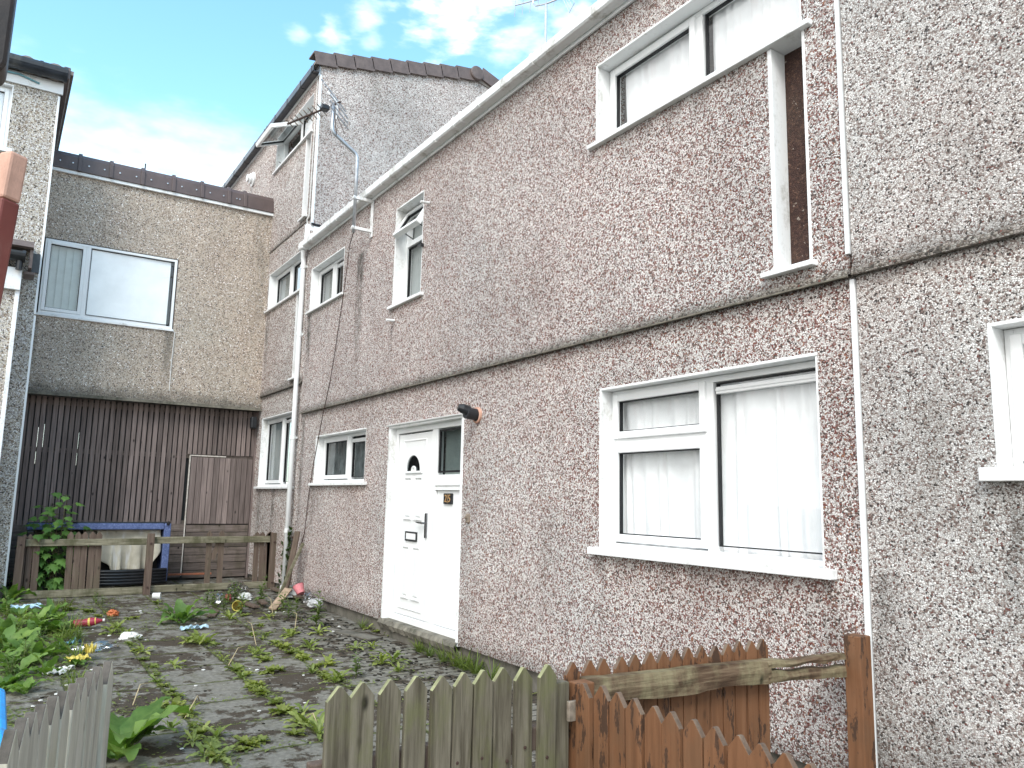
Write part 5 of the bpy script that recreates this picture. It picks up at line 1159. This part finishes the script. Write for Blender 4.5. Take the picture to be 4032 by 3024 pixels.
jl = [(880, 830), (905, 900), (940, 960), (965, 1010), (1000, 1060), (1040, 1130), (1075, 1170), (1110, 1210), (1160, 1290), (1200, 1330), (1240, 1390), (1290, 1450), (1350, 1530), (1400, 1600), (1530, 1030), (1580, 1070), (1640, 1140), (1700, 1190), (1760, 1240), (1830, 1310), (1000, 1280), (1080, 1275), (950, 1300), (1140, 1270), (2060, 1010), (2100, 1060), (1750, 1040), (1830, 1030), (1740, 970), (1900, 920), (1950, 960), (1870, 880), (1660, 800), (1700, 830), (1580, 1520), (1640, 1510), (1720, 1500), (1550, 1560), (850, 860), (700, 770), (1900, 1460), (2040, 1360), (1690, 740), (1600, 680), (640, 680), (820, 700), (880, 690), (560, 650), (470, 640), (1010, 600)]
for (x, y) in jl:
    P = V7(x, y); plant('flat', P + Vector((rg.uniform(-.04, .04), rg.uniform(-.04, .04), 0)), rg.uniform(.7, 1.35), **gfl)
for (x, y) in ((470, 930), (430, 900), (500, 960), (560, 1010), (600, 1050), (640, 1080), (300, 860), (250, 800), (660, 1000), (330, 880), (890, 720), (960, 780), (1060, 800), (150, 1150), (200, 1180), (290, 1250), (350, 1310)): plant('flat', V8(x, y), rg.uniform(.8, 1.3), **gfl)
gg_ = dict(label='thin tuft of long grass at the foot of the house wall', group='grass tufts along the wall')
for (x, y, s) in ((1500, 960, 1.1), (1560, 990, 1.0), (1650, 1010, 1.3), (1690, 1040, 1.2), (1330, 900, .8), (980, 740, .8), (1450, 920, .9), (1800, 1080, 1.0), (1380, 890, .8), (1600, 1000, 1.0)): 
    P = V8(x, y); P.y = min(P.y, 3.6); plant('grass', P, s, **gg_)
gh = dict(label='tall leafy weed among the litter heap by the far fence', group='tall weeds by the far fence')
for (x, y, s) in ((1520, 590, 1.1), (1690, 600, 1.15), (1340, 600, .8), (1450, 640, .8), (1870, 690, .9), (1920, 660, .9), (1560, 660, .9), (1830, 640, 1.0), (1480, 600, .8), (1380, 620, .7), (660, 620, .6), (620, 600, .6)): plant('herb', V7(x, y), s, **gh)
plant('herb', V7(2050, 745), 1.25, 'tall branching weed standing alone near the wall foot', None, 2)
plant('herb', V8(825, 1080), .75, 'slim young weed just above the foreground pickets', None, 3)
gdk = dict(label='broad-leaved dock in the overgrown left side of the yard', group='docks on the left of the yard')
for (x, y, s) in ((300, 790, 1.15), (330, 690, .9), (220, 800, .9), (90, 760, .9), (30, 800, 1.0), (60, 900, 1.0), (150, 930, .9), (230, 980, .9), (300, 1060, .8), (110, 1060, .9), (40, 1010, 1.0), (190, 880, .8), (20, 1160, 1.0), (130, 560, 1.0), (60, 590, 1.1), (20, 650, 1.0), (130, 680, .8), (380, 800, .7), (420, 900, .6), (480, 1000, .6), (20, 900, 1.1), (160, 1180, .7), (330, 930, .8), (250, 720, .8), (390, 700, .7)): plant('dock', V7(x, y), s * .72, **gdk)
plant('dock', V7(1180, 720), .95, 'bushy dock clump in the middle of the yard', None, 0)
plant('dock', V7(1130, 700), .7, 'leafy dock just left of the bushy mid-yard clump', None, 2)
plant('dock', G(455, 2985), 1.45, 'large bright dock beside the open gate end', None, 1, .4)
plant('dock', G(500, 2950), .8, 'smaller dock just right of the large gate dock', None, 3)
gw = dict(label='wispy weed threading through the docks on the left', group='wispy weeds on the left')
for (x, y, s) in ((40, 700, .9), (120, 820, .8), (260, 880, .7), (420, 800, .6), (500, 860, .6), (60, 520, 1.1), (100, 480, 1.0), (350, 960, .6), (150, 1000, .8), (540, 960, .5), (440, 1080, .5), (60, 1100, .8)): plant('herb', V7(x, y), s, **gw)
gl_ = dict(label='grass tuft among the weeds on the left of the yard', group='grass tufts on the left')
for i in range(16):
    P = V7(rg.uniform(0, 560), rg.uniform(640, 1180)); plant('grass', P, rg.uniform(.6, 1.2), **gl_)
# dry stems
for i, (pa, pb_) in enumerate((((1660, 870), (1600, 720)), ((1480, 1000), (1600, 900)), ((1770, 690), (1700, 560)), ((1200, 1340), (1290, 1240)), ((1910, 770), (1880, 670)), ((860, 1260), (960, 1180)), ((1940, 1370), (2070, 1430)))):
    A, B = V7(*pa), V7(*pb_); m_ = MB(); mid = A.lerp(B, .5) + Vector((rg.uniform(-.05, .05), rg.uniform(-.05, .05), .1)); m_.tube([A + Vector((0, 0, .01)), mid, B + Vector((0, 0, .02 + .03 * (i % 3)))], .004, 5)
    o = m_.build('dry_stem', MAT['drystem'], smooth=True); setp(o, 'dry straw-coloured weed stem arching over the paving', 'stem', 'dry stems on the paving')

# sycamore sapling behind the fence
def syc():
    rs = random.Random(5); o = empty('sycamore_sapling', (-12.6, .68, .1), 'green sycamore sapling growing through the fence at the far left', 'sapling')
    st, lv = MB(), MB()
    def palm(c, nrm, out, s):
        nrm = nrm.normalized(); out = (out - nrm * out.dot(nrm)).normalized(); sd = nrm.cross(out)
        prof = [(-.9, .12), (-.62, .2), (-.72, .5), (-.4, .42), (-.3, .68), (-.2, .62), (0, 1.0), (.2, .62), (.3, .68), (.4, .42), (.72, .5), (.62, .2), (.9, .12), (.35, -.12), (0, 0), (-.35, -.12)]
        vs = [tuple(c + (out * .3) * s)] + [tuple(c + (sd * a_ * .62 + out * b_ - nrm * (.18 * a_ * a_ + .12 * b_ * b_)) * s) for a_, b_ in prof]; n = len(prof)
        lv.add(vs, [(0, 1 + k, 1 + (k + 1) % n) for k in range(n)])
    for s_ in range(12):
        az = rs.uniform(0, 6.28); h = rs.uniform(.5, 1.38); ln = rs.uniform(.05, .4); b = Vector((-12.6 + rs.uniform(-.15, .15), .7 + rs.uniform(-.2, .2), .1))
        pts = [b + Vector((math.cos(az) * ln * t * t * .8, math.sin(az) * ln * t * t, h * t)) for t in [i / 6 for i in range(7)]]
        st.tube(pts, [.011 - .0014 * i for i in range(7)], 6)
        for k in range(9):
            t = .15 + .85 * k / 8; q = b + Vector((math.cos(az) * ln * t * t * .8, math.sin(az) * ln * t * t, h * t))
            for s2 in (0, math.pi):
                a2_ = k * 1.57 + s2 + rs.uniform(-.4, .4); d = Vector((math.cos(a2_), math.sin(a2_), rs.uniform(.1, .6))); L = rs.uniform(.07, .17); e = q + d * L
                st.tube([q, e], .0028, 4); palm(e, Vector((d.x * .35 + .35, d.y * .3, .9)), Vector((d.x, d.y, -.25)), rs.uniform(.1, .17) * (1.15 - .35 * t))
    st.build('stem', MAT['bark'], o, smooth=True); lv.build('foliage', MAT['sycamore'], o, recalc=False)
syc()
def ivy():
    rs = random.Random(9); m_ = MB()
    for i in range(260):
        t = rs.random(); z = .1 + .95 * t ** 1.4; x = -11.36 + rs.uniform(-.05, .06) - (.35 * rs.random() if z < .95 and rs.random() < .5 else 0); y = D - .035 - rs.uniform(0, .05)
        s = rs.uniform(.018, .035); a_ = rs.uniform(0, 6.28); c, s1 = math.cos(a_) * s, math.sin(a_) * s
        m_.add([(x + c, y, z + s1), (x - s1, y - .015, z + c), (x - c, y - .01, z - s1), (x + s1, y + .005, z - c)], [(0, 1, 2, 3)])
    setp(m_.build('ivy', MAT['ivy'], recalc=False), 'dark ivy creeping up beside the white downpipe foot', 'ivy')
ivy()
# ground cover that nobody could count: moss lumps and seedling carpet
def lumps():
    rs = random.Random(3); m_ = MB(); bmx = bmesh.new(); bmesh.ops.create_icosphere(bmx, subdivisions=1, radius=1); tv = [v.co.copy() for v in bmx.verts]; tf = [tuple(v.index for v in f.verts) for f in bmx.faces]; bmx.free()
    def one(x, y, s): m_.add([(x + v.x * s * 1.2, y + v.y * s, gz(x, y) + .002 + v.z * s * .45) for v in tv], tf)
    for i in range(420):
        x = rs.uniform(-9.6, -5.2); y = rs.gauss(3.15, .3)
        if y < 3.6: one(x, y, rs.uniform(.008, .026))
    for i in range(500):
        x = rs.uniform(-11.5, -4.2); y = rs.uniform(.4, 3.5)
        if mnoise.noise(Vector((x * 1.1, y * 1.3, 2))) > .05: one(x, y, rs.uniform(.006, .017))
    setp(m_.build('moss_lumps', MAT['mosslump'], smooth=True), 'black moss crumbs strewn over the paving', 'moss', None, 'stuff')
    m_ = MB()
    def leaf(x, y):
        s = rs.uniform(.008, .022); a_ = rs.uniform(0, 6.28); z = gz(x, y) + rs.uniform(.004, .03); c, s1 = math.cos(a_) * s, math.sin(a_) * s; k = rs.uniform(.0, .5) * s
        m_.add([(x + c, y + s1, z + k), (x - s1 * .5, y + c * .5, z), (x - c, y - s1, z - k * .3), (x + s1 * .5, y - c * .5, z + .2 * k)], [(0, 1, 2, 3)])
    for i in range(5200):                     # along joints
        if rs.random() < .6: x = rs.uniform(-11, -4); y = 1.25 + .635 * rs.choice((-1, 0, 0, 1, 1, 2, 3)) + rs.gauss(0, .03)
        else: y = rs.uniform(.4, 3.0); x = -6.17 + .64 * rs.choice((-7, -6, -5, -4, -3, -2, 0, 1, 2, 3)) + rs.gauss(0, .025)
        if mnoise.noise(Vector((x * 1.7, y * 1.7, 5))) > -.12: leaf(x, y)
    for i in range(5200):                     # overgrown left side and far end
        x = rs.uniform(-12, -4.5); y = abs(rs.gauss(0, .45)) + .1
        if mnoise.noise(Vector((x * 1.5, y * 2, 8))) > -.1: leaf(x, y)
    for i in range(2600):
        x = rs.uniform(-12.1, -9.4); y = rs.uniform(.4, 3.4)
        if mnoise.noise(Vector((x * 1.9, y * 1.9, 12))) > .02: leaf(x, y)
    setp(m_.build('seedling_carpet', MAT['cover'], recalc=False), 'carpet of tiny seedlings and moss in the paving joints', 'ground cover', None, 'stuff')
lumps()
